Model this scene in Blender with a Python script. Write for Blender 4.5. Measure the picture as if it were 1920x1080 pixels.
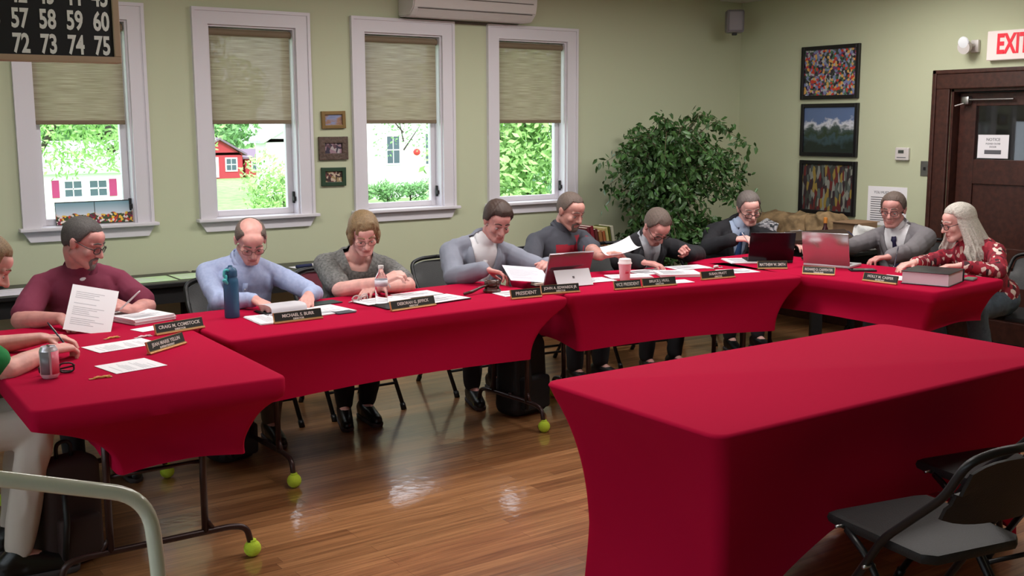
import bpy, bmesh, math, random
from mathutils import Vector, Matrix, Quaternion, noise
random.seed(7)
for o in list(bpy.data.objects): bpy.data.objects.remove(o)
SC = bpy.context.scene
COL = SC.collection
PI = math.pi
V = Vector

# ------------------------------------------------------------ camera
yaw, pitch, roll = 0.6105, 0.1501, 0.0040
fw = V((math.sin(yaw)*math.cos(pitch), math.cos(yaw)*math.cos(pitch), -math.sin(pitch)))
r0 = V((math.cos(yaw), -math.sin(yaw), 0)); d0 = fw.cross(r0)
rt = r0*math.cos(roll)+d0*math.sin(roll); dn = -r0*math.sin(roll)+d0*math.cos(roll)
cam = bpy.data.cameras.new('camera'); co = bpy.data.objects.new('camera', cam); COL.objects.link(co)
cam.sensor_width = 36; cam.lens = 38.0; cam.clip_end = 600; cam.clip_start = 0.05
M = Matrix((rt, -dn, -fw)).transposed().to_4x4(); M.translation = V((0, 0, 1.668))
co.matrix_world = M
SC.camera = co

# ------------------------------------------------------------ colour management, world, sun, lights
SC.view_settings.view_transform = 'Standard'; SC.view_settings.look = 'None'
SC.view_settings.exposure = 0.0; SC.view_settings.gamma = 1.0; SC.view_settings.use_curve_mapping = False
w = bpy.data.worlds.new('world'); SC.world = w; w.use_nodes = True
bg = w.node_tree.nodes['Background']; bg.inputs[0].default_value = (0.80, 0.90, 1.0, 1); bg.inputs[1].default_value = 4.2
def light(name, kind, loc, energy, color=(1, 1, 1), rot=None, look=None, **kw):
    l = bpy.data.lights.new(name, kind); l.energy = energy; l.color = color
    for k, v in kw.items(): setattr(l, k, v)
    o = bpy.data.objects.new(name, l); COL.objects.link(o); o.location = loc
    if look: o.rotation_euler = (V(look)-V(loc)).to_track_quat('-Z', 'Y').to_euler()
    if rot: o.rotation_euler = rot
    return o
light('sun', 'SUN', (0, -10, 20), 2.6, (1, 0.96, 0.9), look=(3, 10, 0), angle=0.05)
CEIL = 2.76
LAMPS = [(1.6, 5.0, 36), (4.0, 5.1, 42), (6.0, 4.7, 38), (2.4, 2.8, 24), (5.4, 2.6, 24)]
for i, (x, y, e) in enumerate(LAMPS):
    light('ceiling_lamp', 'AREA', (x, y, CEIL-0.05), e, (1, 0.96, 0.93), look=(x, y, 0), shape='RECTANGLE', size=1.2, size_y=0.5)

# ------------------------------------------------------------ materials
def lin(c):
    c = c/255.0
    return c/12.92 if c <= 0.04045 else ((c+0.055)/1.055)**2.4
def rgb(r, g, b): return (lin(r), lin(g), lin(b), 1)
MATS = {}
def mat(name, col, rough=0.6, metal=0.0, bump=0.0, scale=40, var=0.0, **kw):
    if name in MATS: return MATS[name]
    m = bpy.data.materials.new(name); m.use_nodes = True; nt = m.node_tree
    b = nt.nodes['Principled BSDF']; c = rgb(*col)
    b.inputs['Base Color'].default_value = c; b.inputs['Roughness'].default_value = rough; b.inputs['Metallic'].default_value = metal
    for k, v in kw.items(): b.inputs[k.replace('_', ' ')].default_value = v
    if bump or var:
        tc = nt.nodes.new('ShaderNodeTexCoord'); n = nt.nodes.new('ShaderNodeTexNoise')
        n.inputs['Scale'].default_value = scale; n.inputs['Detail'].default_value = 4
        nt.links.new(tc.outputs['Object'], n.inputs['Vector'])
        if bump:
            bp = nt.nodes.new('ShaderNodeBump'); bp.inputs['Strength'].default_value = bump; bp.inputs['Distance'].default_value = 0.01
            nt.links.new(n.outputs[0], bp.inputs['Height']); nt.links.new(bp.outputs[0], b.inputs['Normal'])
        if var:
            r = nt.nodes.new('ShaderNodeValToRGB'); nt.links.new(n.outputs[0], r.inputs[0])
            r.color_ramp.elements[0].position = 0.35; r.color_ramp.elements[1].position = 0.65
            r.color_ramp.elements[0].color = tuple(v*(1-var) for v in c[:3])+(1,)
            r.color_ramp.elements[1].color = tuple(min(1, v*(1+var)) for v in c[:3])+(1,)
            nt.links.new(r.outputs[0], b.inputs['Base Color'])
    MATS[name] = m
    return m
def ramp_mat(name, tex, scale, stops, rough=0.6, vscale=(1, 1, 1), detail=3, interp='CONSTANT', bump=0, out=None, coord='Object', metric=None):
    if name in MATS: return MATS[name]
    m = bpy.data.materials.new(name); m.use_nodes = True; nt = m.node_tree; N = nt.nodes; L = nt.links
    b = N['Principled BSDF']; b.inputs['Roughness'].default_value = rough
    tc = N.new('ShaderNodeTexCoord'); mp = N.new('ShaderNodeMapping'); mp.inputs['Scale'].default_value = vscale
    L.new(tc.outputs[coord], mp.inputs[0])
    t = N.new('ShaderNodeTex'+tex); t.inputs['Scale'].default_value = scale; L.new(mp.outputs[0], t.inputs['Vector'])
    if tex == 'Noise': t.inputs['Detail'].default_value = detail
    r = N.new('ShaderNodeValToRGB'); r.color_ramp.interpolation = interp
    el = r.color_ramp.elements
    while len(el) < len(stops): el.new(0.5)
    for e, (p, c) in zip(el, stops): e.position = p; e.color = rgb(*c)
    src = t.outputs[0]
    if tex == 'Voronoi':
        sp = N.new('ShaderNodeSeparateColor'); L.new(t.outputs['Color'], sp.inputs[0]); src = sp.outputs[0]
    L.new(src, r.inputs[0]); L.new(r.outputs[0], b.inputs['Base Color'])
    if bump:
        bp = N.new('ShaderNodeBump'); bp.inputs['Strength'].default_value = bump; bp.inputs['Distance'].default_value = 0.01
        L.new(src, bp.inputs['Height']); L.new(bp.outputs[0], b.inputs['Normal'])
    MATS[name] = m
    return m

# ------------------------------------------------------------ object helpers
def obj(name, bm, m, parent=None, smooth=False, **props):
    me = bpy.data.meshes.new(name)
    if isinstance(bm, bmesh.types.BMesh):
        bmesh.ops.recalc_face_normals(bm, faces=bm.faces[:]); bm.to_mesh(me); bm.free()
    else: me = bm
    if smooth:
        for p in me.polygons: p.use_smooth = True
        if smooth != 'all': me.set_sharp_from_angle(angle=math.radians(35 if smooth is True else smooth))
    me.materials.clear(); me.materials.append(m)
    o = bpy.data.objects.new(name, me); COL.objects.link(o); o.parent = parent
    for k, v in props.items(): o[k] = v
    return o
def thing(name, label, cat, loc=(0, 0, 0), rz=0.0, group=None):
    o = bpy.data.objects.new(name, None); COL.objects.link(o); o.empty_display_size = 0.1
    o.location = loc; o.rotation_euler = (0, 0, rz)
    return tag(o, label, cat, group)
def tag(o, label, cat, group=None):
    o['label'] = label; o['category'] = cat
    if group: o['group'] = group
    return o
def structure(name, bm, m, parent=None, smooth=False):
    o = obj(name, bm, m, parent, smooth)
    if parent is None: o['kind'] = 'structure'
    return o
def senty(name, loc=(0, 0, 0)):
    o = bpy.data.objects.new(name, None); COL.objects.link(o); o.location = loc; o['kind'] = 'structure'; return o
def copy_tree(o, parent=None):
    c = o.copy(); COL.objects.link(c); c.parent = parent
    for ch in [x for x in o.children]: copy_tree(ch, c)
    return c
def B(): return bmesh.new()
def box(bm, x0, x1, y0, y1, z0, z1, bev=0.0, seg=2, mtx=None):
    g = bmesh.ops.create_cube(bm, size=1.0); vs = g['verts']
    for v in vs: v.co = V(((x0+x1)/2+v.co.x*(x1-x0), (y0+y1)/2+v.co.y*(y1-y0), (z0+z1)/2+v.co.z*(z1-z0)))
    fs = list({f for v in vs for f in v.link_faces})
    if bev:
        es = list({e for v in vs for e in v.link_edges})
        r = bmesh.ops.bevel(bm, geom=es, offset=bev, segments=seg, affect='EDGES', profile=0.5)
        fs = [f for f in r['faces']]; vs = list({v for f in fs for v in f.verts})
        fs = list({f for v in vs for f in v.link_faces}); vs = list({v for f in fs for v in f.verts})
    if mtx:
        for v in vs: v.co = mtx @ v.co
    return vs
def boxb(*a, **k):
    bm = B(); box(bm, *a, **k); return bm
def tube(bm, pts, rad, n=10, closed=False, cap=True):
    pts = [V(p) for p in pts]; N = len(pts); rings = []
    rads = rad if isinstance(rad, (list, tuple)) else [rad]*N
    up = None
    for i, p in enumerate(pts):
        if closed: t = (pts[(i+1) % N]-pts[i-1])
        else: t = (pts[min(i+1, N-1)]-pts[max(i-1, 0)])
        t.normalize()
        if up is None: up = t.orthogonal().normalized()
        up = (up-t*up.dot(t))
        if up.length < 1e-6: up = t.orthogonal()
        up.normalize(); s = t.cross(up)
        rings.append([bm.verts.new(p+(up*math.cos(a)+s*math.sin(a))*rads[i]) for a in [2*PI*k/n for k in range(n)]])
    for i in range(N if closed else N-1):
        a, b = rings[i], rings[(i+1) % N]
        for k in range(n): bm.faces.new((a[k], a[(k+1) % n], b[(k+1) % n], b[k]))
    if cap and not closed:
        bm.faces.new(rings[0][::-1]); bm.faces.new(rings[-1])
def arc(pts, r, n=5):
    """round the corners of a polyline"""
    pts = [V(p) for p in pts]; out = [pts[0]]
    for i in range(1, len(pts)-1):
        p = pts[i]; a = (pts[i-1]-p); b = (pts[i+1]-p)
        k = min(r, a.length*0.49, b.length*0.49); A = p+a.normalized()*k; C = p+b.normalized()*k
        for j in range(n+1):
            t = j/n; out.append(A*(1-t)**2+p*2*t*(1-t)+C*t*t)
    out.append(pts[-1]); return out
def lathe(bm, prof, c=(0, 0, 0), n=24, mtx=None):
    rings = []
    for (r, z) in prof:
        ring = []
        for k in range(n):
            a = 2*PI*k/n; p = V((c[0]+r*math.cos(a), c[1]+r*math.sin(a), c[2]+z))
            if mtx: p = mtx @ p
            ring.append(bm.verts.new(p))
        rings.append(ring)
    for a, b in zip(rings, rings[1:]):
        for k in range(n): bm.faces.new((a[k], a[(k+1) % n], b[(k+1) % n], b[k]))
    bm.faces.new(rings[0][::-1]); bm.faces.new(rings[-1])
def cone(bm, a, b, r1, r2, n=14, rings=4):
    """capsule with two radii"""
    a = V(a); b = V(b); t = b-a; L = t.length
    if L < 1e-5: t = V((0, 0, 1)); L = 1e-5
    t = t.normalized(); u = t.orthogonal().normalized(); s = t.cross(u)
    prof = []
    for i in range(rings+1):
        ph = -PI/2+PI/2*i/rings; prof.append((max(1e-4, r1*math.cos(ph)), r1*math.sin(ph)))
    for i in range(rings+1):
        ph = PI/2*i/rings; prof.append((max(1e-4, r2*math.cos(ph)), L+r2*math.sin(ph)))
    rs = [[bm.verts.new(a+t*z+(u*math.cos(2*PI*k/n)+s*math.sin(2*PI*k/n))*r) for k in range(n)] for r, z in prof]
    for p, q in zip(rs, rs[1:]):
        for k in range(n): bm.faces.new((p[k], p[(k+1) % n], q[(k+1) % n], q[k]))
    bm.faces.new(rs[0][::-1]); bm.faces.new(rs[-1])
def ell(bm, c, r, mtx=None, sub=3):
    """ellipsoid; mtx = 3x3 axes"""
    g = bmesh.ops.create_icosphere(bm, subdivisions=sub, radius=1.0); c = V(c)
    for v in g['verts']:
        p = V((v.co.x*r[0], v.co.y*r[1], v.co.z*r[2]))
        v.co = c+(mtx @ p if mtx else p)
    return g['verts']
def bake(bm, voxel, smooth=3, dec=None):
    me = bpy.data.meshes.new('tmp'); bmesh.ops.recalc_face_normals(bm, faces=bm.faces[:]); bm.to_mesh(me); bm.free()
    o = bpy.data.objects.new('tmp', me); COL.objects.link(o)
    m = o.modifiers.new('r', 'REMESH'); m.mode = 'VOXEL'; m.voxel_size = voxel
    if smooth:
        s = o.modifiers.new('s', 'SMOOTH'); s.factor = 0.5; s.iterations = smooth
    dg = bpy.context.evaluated_depsgraph_get(); dg.update()
    r = bpy.data.meshes.new_from_object(o.evaluated_get(dg))
    bpy.data.objects.remove(o); bpy.data.meshes.remove(me)
    return r
def text_mesh(lines, size, width=None, xs=1.0, bold=0.0, depth=0.0006, spacing=1.0):
    """lines: [(string, x, y, size)] -> bmesh in the XY plane"""
    out = B()
    for (s, x, y, sz) in lines:
        c = bpy.data.curves.new('t', 'FONT'); c.body = s; c.size = sz; c.align_x = 'CENTER'; c.align_y = 'CENTER'; c.offset = bold; c.extrude = depth; c.space_character = spacing; c.resolution_u = 3
        o = bpy.data.objects.new('t', c); COL.objects.link(o)
        dg = bpy.context.evaluated_depsgraph_get(); dg.update()
        me = bpy.data.meshes.new_from_object(o.evaluated_get(dg))
        wd = (max(v.co.x for v in me.vertices)-min(v.co.x for v in me.vertices)) if len(me.vertices) else 1
        k = xs
        if width and wd*k > width: k = width/wd
        for v in me.vertices: v.co = V((v.co.x*k+x, v.co.y+y, v.co.z))
        out.from_mesh(me); bpy.data.objects.remove(o); bpy.data.curves.remove(c); bpy.data.meshes.remove(me)
    return out
def transform(bm, m):
    bmesh.ops.transform(bm, matrix=m, verts=bm.verts[:]); return bm
# text facing -y (towards the camera side) : x right, z up
FACE_Y = Matrix.Rotation(PI/2, 4, 'X')
# text on the right-hand wall facing -x: text x -> -y, text y -> z
FACE_X = Matrix(((0, 0, -1, 0), (-1, 0, 0, 0), (0, 1, 0, 0), (0, 0, 0, 1)))
# ------------------------------------------------------------ room materials
def floor_mat():
    m = bpy.data.materials.new('oak_strip_floor'); m.use_nodes = True; nt = m.node_tree; N = nt.nodes; L = nt.links
    b = N['Principled BSDF']
    tc = N.new('ShaderNodeTexCoord')
    br = N.new('ShaderNodeTexBrick'); br.inputs['Scale'].default_value = 1; br.inputs['Brick Width'].default_value = 0.95; br.inputs['Row Height'].default_value = 0.057
    br.inputs['Mortar Size'].default_value = 0.0007; br.inputs['Mortar Smooth'].default_value = 0.3; br.inputs['Bias'].default_value = -0.1
    br.offset = 0.37; br.offset_frequency = 3; br.squash = 1.6; br.squash_frequency = 5
    br.inputs['Color1'].default_value = rgb(186, 134, 88); br.inputs['Color2'].default_value = rgb(140, 92, 54); br.inputs['Mortar'].default_value = rgb(70, 42, 24)
    L.new(tc.outputs['Object'], br.inputs['Vector'])
    mp = N.new('ShaderNodeMapping'); mp.inputs['Scale'].default_value = (1.6, 34, 1); L.new(tc.outputs['Object'], mp.inputs[0])
    n = N.new('ShaderNodeTexNoise'); n.inputs['Scale'].default_value = 1.5; n.inputs['Detail'].default_value = 6; n.inputs['Distortion'].default_value = 0.6; L.new(mp.outputs[0], n.inputs['Vector'])
    r = N.new('ShaderNodeValToRGB'); r.color_ramp.elements[0].position = 0.3; r.color_ramp.elements[0].color = (0.5, 0.45, 0.4, 1); r.color_ramp.elements[1].position = 0.7; r.color_ramp.elements[1].color = (1.12, 1.1, 1.06, 1)
    L.new(n.outputs[0], r.inputs[0])
    mx = N.new('ShaderNodeMix'); mx.data_type = 'RGBA'; mx.blend_type = 'MULTIPLY'; mx.inputs[0].default_value = 0.9
    L.new(br.outputs['Color'], mx.inputs[6]); L.new(r.outputs[0], mx.inputs[7]); L.new(mx.outputs[2], b.inputs['Base Color'])
    b.inputs['Roughness'].default_value = 0.36; b.inputs['Coat Weight'].default_value = 1.0; b.inputs['Coat Roughness'].default_value = 0.11
    n2 = N.new('ShaderNodeTexNoise'); n2.inputs['Scale'].default_value = 18; L.new(tc.outputs['Object'], n2.inputs['Vector'])
    bp = N.new('ShaderNodeBump'); bp.inputs['Strength'].default_value = 0.12; bp.inputs['Distance'].default_value = 0.01
    L.new(n2.outputs[0], bp.inputs['Height']); L.new(bp.outputs[0], b.inputs['Coat Normal'])
    return m
M_floor = floor_mat()
M_wall = mat('sage_green_paint', (190, 195, 165), 0.85, bump=0.05, scale=220)
M_ceil = mat('ceiling_white', (205, 203, 196), 0.9)
M_trim = mat('white_trim_paint', (214, 210, 216), 0.45)
M_dwood = mat('dark_mahogany', (62, 32, 24), 0.42, bump=0.1, scale=30, var=0.25)
M_black = mat('matte_black', (22, 22, 23), 0.55)
M_plastic = mat('white_plastic', (208, 203, 200), 0.4)
M_metal = mat('brushed_metal', (170, 168, 165), 0.35, 1.0)
M_paper = mat('white_paper', (238, 236, 240), 0.8)
def glass_mat(name, gloss=0.06, tint=(1, 1, 1, 1)):
    m = bpy.data.materials.new(name); m.use_nodes = True; nt = m.node_tree; N = nt.nodes
    N.remove(N['Principled BSDF']); t = N.new('ShaderNodeBsdfTransparent'); t.inputs[0].default_value = tint
    g = N.new('ShaderNodeBsdfGlossy'); g.inputs['Roughness'].default_value = 0.02; lw = N.new('ShaderNodeLayerWeight'); lw.inputs[0].default_value = .5; pw = N.new('ShaderNodeMath'); pw.operation = 'POWER'; pw.inputs[1].default_value = 4; nt.links.new(lw.outputs['Facing'], pw.inputs[0]); f = N.new('ShaderNodeMath'); f.operation = 'MULTIPLY_ADD'; f.inputs[1].default_value = .7; f.inputs[2].default_value = .035; nt.links.new(pw.outputs[0], f.inputs[0])
    mx = N.new('ShaderNodeMixShader'); nt.links.new(f.outputs[0], mx.inputs[0]); nt.links.new(t.outputs[0], mx.inputs[1]); nt.links.new(g.outputs[0], mx.inputs[2])
    nt.links.new(mx.outputs[0], N['Material Output'].inputs[0]); return m
M_glass = glass_mat('window_glass')
def shade_mat():
    m = bpy.data.materials.new('woven_tan_shade'); m.use_nodes = True; nt = m.node_tree; N = nt.nodes; L = nt.links
    N.remove(N['Principled BSDF']); tc = N.new('ShaderNodeTexCoord')
    mp = N.new('ShaderNodeMapping'); mp.inputs['Scale'].default_value = (6, 1, 300); L.new(tc.outputs['Object'], mp.inputs[0])
    n = N.new('ShaderNodeTexNoise'); n.inputs['Scale'].default_value = 1.0; n.inputs['Detail'].default_value = 4; L.new(mp.outputs[0], n.inputs['Vector'])
    r = N.new('ShaderNodeValToRGB'); r.color_ramp.elements[0].position = 0.3; r.color_ramp.elements[0].color = rgb(152, 140, 120); r.color_ramp.elements[1].position = 0.72; r.color_ramp.elements[1].color = rgb(202, 191, 172)
    L.new(n.outputs[0], r.inputs[0])
    d = N.new('ShaderNodeBsdfDiffuse'); tl = N.new('ShaderNodeBsdfTranslucent'); t = N.new('ShaderNodeBsdfTransparent')
    L.new(r.outputs[0], d.inputs[0]); L.new(r.outputs[0], tl.inputs[0])
    m1 = N.new('ShaderNodeMixShader'); m1.inputs[0].default_value = 0.42; L.new(d.outputs[0], m1.inputs[1]); L.new(tl.outputs[0], m1.inputs[2])
    m2 = N.new('ShaderNodeMixShader'); m2.inputs[0].default_value = 0.13; L.new(m1.outputs[0], m2.inputs[1]); L.new(t.outputs[0], m2.inputs[2])
    L.new(m2.outputs[0], N['Material Output'].inputs[0]); return m
M_shade = shade_mat()
M_shade_bar = mat('shade_hem_tan', (120, 104, 82), 0.7)

# ------------------------------------------------------------ shell
D, W = 6.915, 7.347
X0, Y0 = -2.2, -5.0
structure('floor', boxb(X0-.2, W+.2, Y0-.2, D+.18, -0.1, 0), M_floor)
structure('ceiling', boxb(X0-.2, W+.2, Y0-.2, D+.18, CEIL, CEIL+0.1), M_ceil)
WIN = [(1.297, 2.055), (2.369, 3.160), (3.484, 4.307), (4.618, 5.466)]
CW = 0.095; ZT, ZS, ZA = 2.406, 1.069, 0.982
zo0, zo1 = ZS, ZT-CW
bm = B(); xs = X0-.2
for a, b in WIN:
    box(bm, xs, a+CW, D, D+.18, 0, CEIL); xs = b-CW
    box(bm, a+CW, b-CW, D, D+.18, 0, zo0-.006); box(bm, a+CW, b-CW, D, D+.18, zo1, CEIL)
box(bm, xs, W+.2, D, D+.18, 0, CEIL)
structure('wall_back', bm, M_wall)
ADDED_WIN = [(-2.2, -.9), (-.3, 1.0), (1.6, 2.9), (3.5, 4.8)]  # unseen side windows, added and sized for daylight from the left
bm = B(); ys = Y0
for a, b in ADDED_WIN:
    box(bm, X0-.2, X0, ys, a, 0, CEIL); ys = b; box(bm, X0-.2, X0, a, b, 0, 1.0); box(bm, X0-.2, X0, a, b, 2.35, CEIL)
box(bm, X0-.2, X0, ys, D, 0, CEIL); structure('wall_left', bm, M_wall)
for k, (a, b) in enumerate(ADDED_WIN):
    root = senty('window_%d' % (5+k), (X0, (a+b)/2, 1.0)); T = Matrix.Translation((-X0, -(a+b)/2, -1.0)); bm = B()
    box(bm, X0, X0+.02, a-.09, a, 1.0, 2.44); box(bm, X0, X0+.02, b, b+.09, 1.0, 2.44); box(bm, X0, X0+.02, a, b, 2.35, 2.44); box(bm, X0-.02, X0+.05, a-.11, b+.11, .975, 1.0); obj('casing', transform(bm, T), M_trim, root)
    bm = B(); box(bm, X0-.12, X0-.08, a, a+.04, 1, 2.35); box(bm, X0-.12, X0-.08, b-.04, b, 1, 2.35); box(bm, X0-.12, X0-.08, a, b, 1.65, 1.69); box(bm, X0-.12, X0-.08, a, b, 1, 1.04); box(bm, X0-.12, X0-.08, a, b, 2.31, 2.35); obj('sash', transform(bm, T), M_trim, root)
structure('wall_front', boxb(X0-.2, W+.2, Y0-.2, Y0, 0, CEIL), M_wall)
DY0, DY1, DZ = 3.86, 4.80, 1.915       # door opening
bm = B(); box(bm, W, W+.2, Y0, DY0, 0, CEIL); box(bm, W, W+.2, DY1, D, 0, CEIL); box(bm, W, W+.2, DY0, DY1, DZ, CEIL)
structure('wall_right', bm, M_wall)
bm = B(); box(bm, X0, W, D-.02, D, 0, 0.14, 0.004); structure('baseboard_back', bm, M_dwood)
bm = B(); box(bm, W-.02, W, DY1+.13, D, 0, 0.14, 0.004); box(bm, W-.02, W, Y0, DY0-.13, 0, 0.14, 0.004); structure('baseboard_right', bm, M_dwood)
bm = B(); box(bm, W-.28, W, D-.30, D, CEIL-.035, CEIL, 0.01); structure('trim_1', bm, M_ceil)

for i, (a, b) in enumerate(WIN):
    root = senty('window_%d' % (i+1), ((a+b)/2, D, ZS)); root['label'] = 'white framed window'
    def P(name, bm, m, sm=False):
        transform(bm, Matrix.Translation((-(a+b)/2, -D, -ZS))); return obj(name, bm, m, root, sm)
    bm = B()
    def quadprism(p, y0, y1):
        f = [bm.verts.new((x, y0, z)) for x, z in p]; g = [bm.verts.new((x, y1, z)) for x, z in p]
        bm.faces.new(f); bm.faces.new(g[::-1])
        for k in range(len(p)): bm.faces.new((f[k], g[k], g[(k+1) % len(p)], f[(k+1) % len(p)]))
    quadprism([(a, ZS), (a+CW, ZS), (a+CW, ZT-CW), (a, ZT)], D-.022, D)
    quadprism([(b, ZS), (b, ZT), (b-CW, ZT-CW), (b-CW, ZS)], D-.022, D)
    quadprism([(a, ZT), (a+CW, ZT-CW), (b-CW, ZT-CW), (b, ZT)], D-.022, D)
    for e in (0.0,):   # back band round the casing
        box(bm, a-.008, a+.012, D-.03, D, ZS, ZT+.008); box(bm, b-.012, b+.008, D-.03, D, ZS, ZT+.008); box(bm, a-.0085, b+.0085, D-.0305, D, ZT-.0125, ZT+.0085)
    P('casing', bm, M_trim)
    bm = B(); box(bm, a-.03, b+.03, D-.06, D+.1, ZS-.022, ZS, 0.005); P('sill', bm, M_trim)
    bm = B(); v = [bm.verts.new((x, y, z)) for x, y, z in [(a-.01, D, ZS-.022), (b+.01, D, ZS-.022), (b-.03, D, ZA), (a+.03, D, ZA), (a-.01, D-.02, ZS-.022), (b+.01, D-.02, ZS-.022), (b-.03, D-.02, ZA), (a+.03, D-.02, ZA)]]
    for q in [(0, 1, 2, 3), (4, 5, 6, 7), (0, 1, 5, 4), (1, 2, 6, 5), (2, 3, 7, 6), (3, 0, 4, 7)]: bm.faces.new([v[k] for k in q])
    P('apron', bm, M_trim)
    x0, x1 = a+CW, b-CW
    bm = B(); t = 0.012
    box(bm, x0, x0+t, D, D+.17, zo0, zo1); box(bm, x1-t, x1, D, D+.17, zo0, zo1); box(bm, x0+t, x1-t, D+.0005, D+.1695, zo1-t, zo1); box(bm, x0+t, x1-t, D+.1005, D+.17, zo0-.006, zo0+t)
    P('jamb', bm, M_trim)
    bm = B(); s = 0.04
    sx0, sx1 = x0+t, x1-t
    box(bm, sx0, sx0+s, D+.08, D+.12, zo0, zo1-t, 0.003); box(bm, sx1-s, sx1, D+.08, D+.12, zo0, zo1-t, 0.003)
    box(bm, sx0+s-.001, sx1-s+.001, D+.0805, D+.1195, zo0+.0005, zo0+s, 0.003); box(bm, sx0+s-.001, sx1-s+.001, D+.0805, D+.1195, zo1-t-s, zo1-t-.0005, 0.003)
    P('sash', bm, M_trim)
    bm = B(); box(bm, sx0+s, sx1-s, D+.098, D+.102, zo0+s, zo1-t-s); P('glass_pane', bm, M_glass)
    bm = B(); box(bm, x1-.03, x1-.014, D+.045, D+.06, ZS+.07, ZS+.15, 0.003); box(bm, x1-.03, x1-.008, D+.03, D+.05, ZS+.085, ZS+.115, 0.004); P('latch', bm, M_black)
    # roller shade
    sh = thing('roller_shade', ['tan woven roller shade in the far left window behind the number board', 'tan woven roller shade over the window left of the three small framed pictures', 'tan woven roller shade on the window right of the small pictures', 'tan woven roller shade on the window nearest the potted fig tree'][i], 'window shade', ((x0+x1)/2, D+.03, 1.69), 0, 'roller shades')
    hw = (x1-x0)/2-.018
    obj('shade_fabric', boxb(-hw, hw-.012, -.0008, .0008, 0, zo1-.02-1.69), M_shade, sh)
    obj('hem_bar', boxb(-hw, hw-.012, -.007, .007, -.012, .014, 0.005), M_shade_bar, sh)
    bm = B(); tube(bm, [(-hw, .012, zo1-.045-1.69), (hw, .012, zo1-.045-1.69)], .024, 16); obj('roller', bm, M_shade_bar, sh, True)
    obj('pull_tab', boxb(-.03, .03, -.009, -.007, -.004, .008), M_shade_bar, sh)

# ------------------------------------------------------------ door on the right wall
dr = senty('door_1', (W, DY1, 0)); dr['label'] = 'dark mahogany door with a glazed upper panel and dark casing'
def PD(name, bm, m, par=None, sm=False):
    transform(bm, Matrix.Translation((-W, -DY1, 0))); o = obj(name, bm, m, dr if par is None else par, sm); return o
cw = .13
bm = B()
box(bm, W-.03, W, DY1, DY1+cw, 0, DZ+cw, 0.006); box(bm, W-.03, W, DY0-cw, DY0, 0, DZ+cw, 0.006); box(bm, W-.035, W, DY0-cw, DY1+cw, DZ, DZ+cw, 0.006)
box(bm, W-.045, W-.0, DY1+cw-.025, DY1+cw+.008, 0, DZ+cw+.01, 0.005); box(bm, W-.045, W, DY0-cw, DY1+cw+.008, DZ+cw-.02, DZ+cw+.01, 0.005)
PD('door_casing', bm, M_dwood)
bm = B(); box(bm, W, W+.2, DY1-.02, DY1, 0, DZ); box(bm, W, W+.2, DY0, DY0+.02, 0, DZ); box(bm, W, W+.2, DY0, DY1, DZ-.02, DZ); PD('door_jamb', bm, M_dwood)
xa, xb = W+.08, W+.125
gy0, gy1, gz0, gz1 = DY0+.14, DY1-.155, 1.40, 1.79
bm = B()
box(bm, xa, xb, gy1, DY1-.022, 0.01, DZ-.03, 0.003); box(bm, xa, xb, DY0+.022, gy0, 0.01, DZ-.03, 0.003)
box(bm, xa, xb, gy0, gy1, gz1, DZ-.03, 0.003); box(bm, xa, xb, gy0, gy1, 1.22, gz0, 0.003); box(bm, xa, xb, gy0, gy1, .62, .76, 0.003); box(bm, xa, xb, gy0, gy1, 0.01, .22, 0.003)
ds = PD('door_leaf', bm, M_dwood)
bm = B(); box(bm, xa+.015, xb-.012, gy0, gy1, .76, 1.22); box(bm, xa+.015, xb-.012, gy0, gy1, .22, .62)
obj('recessed_panel', transform(bm, Matrix.Translation((-W, -DY1, 0))), M_dwood, ds)
bm = B(); box(bm, xa+.018, xa+.024, gy0, gy1, gz0, gz1); PD('glass_pane', bm, M_glass)
bm = B(); box(bm, xa-.05, xa, DY1-.12, DY1-.06, 1.80, 1.86, 0.008); tube(bm, [(xa-.03, DY1-.1, 1.835), (xa-.03, DY1-.46, 1.835)], .008); tube(bm, [(xa-.03, DY1-.1, 1.815), (W+.0, DY1-.03, 1.79)], .007); PD('door_closer', bm, M_metal, sm=True)
bm = B(); tube(bm, [(xa-.06, DY0+.07, 1.0), (xa, DY0+.07, 1.0)], .02, 14); lathe(bm, [(.012, 0), (.03, .01), (.03, .03), (.012, .04)], (0, 0, 0), 16, Matrix.Translation((xa-.04, DY0+.07, 1.0)) @ Matrix.Rotation(-PI/2, 4, 'Y')); PD('door_knob', bm, M_metal, sm=True)
# passage beyond the door
bm = B(); box(bm, W+1.6, W+1.7, 2.8, 5.8, -.1, CEIL); box(bm, W+.2, W+1.6, 2.7, 2.8, -.1, CEIL); box(bm, W+.2, W+1.6, 5.8, 5.9, -.1, CEIL); box(bm, W+.2, W+1.6, 2.8, 5.8, -.1, 0); box(bm, W+.2, W+1.6, 2.8, 5.8, CEIL-.1, CEIL)
structure('wall_passage', bm, mat('passage_grey', (92, 92, 88), 0.8))
bm = B(); box(bm, W+1.4, W+1.44, 4.2, 4.95, 0.01, 2.15, .01); structure('door_2', bm, mat('pale_blue_door', (165, 178, 185), 0.5))
light('passage_lamp', 'AREA', (W+.9, 4.2, CEIL-.2), 7, (0.9, 0.96, 1), look=(W+.9, 4.2, 0), size=.4)
# paper taped to the door glass
n = thing('door_notice', 'white paper notice taped to the door glass', 'notice', (xa+.010, 4.50, 1.41))
obj('sheet', boxb(-.001, .001, -.12, .12, 0, .17), M_paper, n)
bm = text_mesh([('NOTICE', 0, .135, .03), ('PLEASE CLOSE', 0, .105, .018), ('DOOR', 0, .082, .018)], 1)
box(bm, -.065, .065, .03, .06, -.0006, .0006)
obj('print', transform(bm, Matrix.Translation((-.0016, 0, 0)) @ FACE_X), mat('grey_ink', (95, 95, 100), .8), n)

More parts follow.
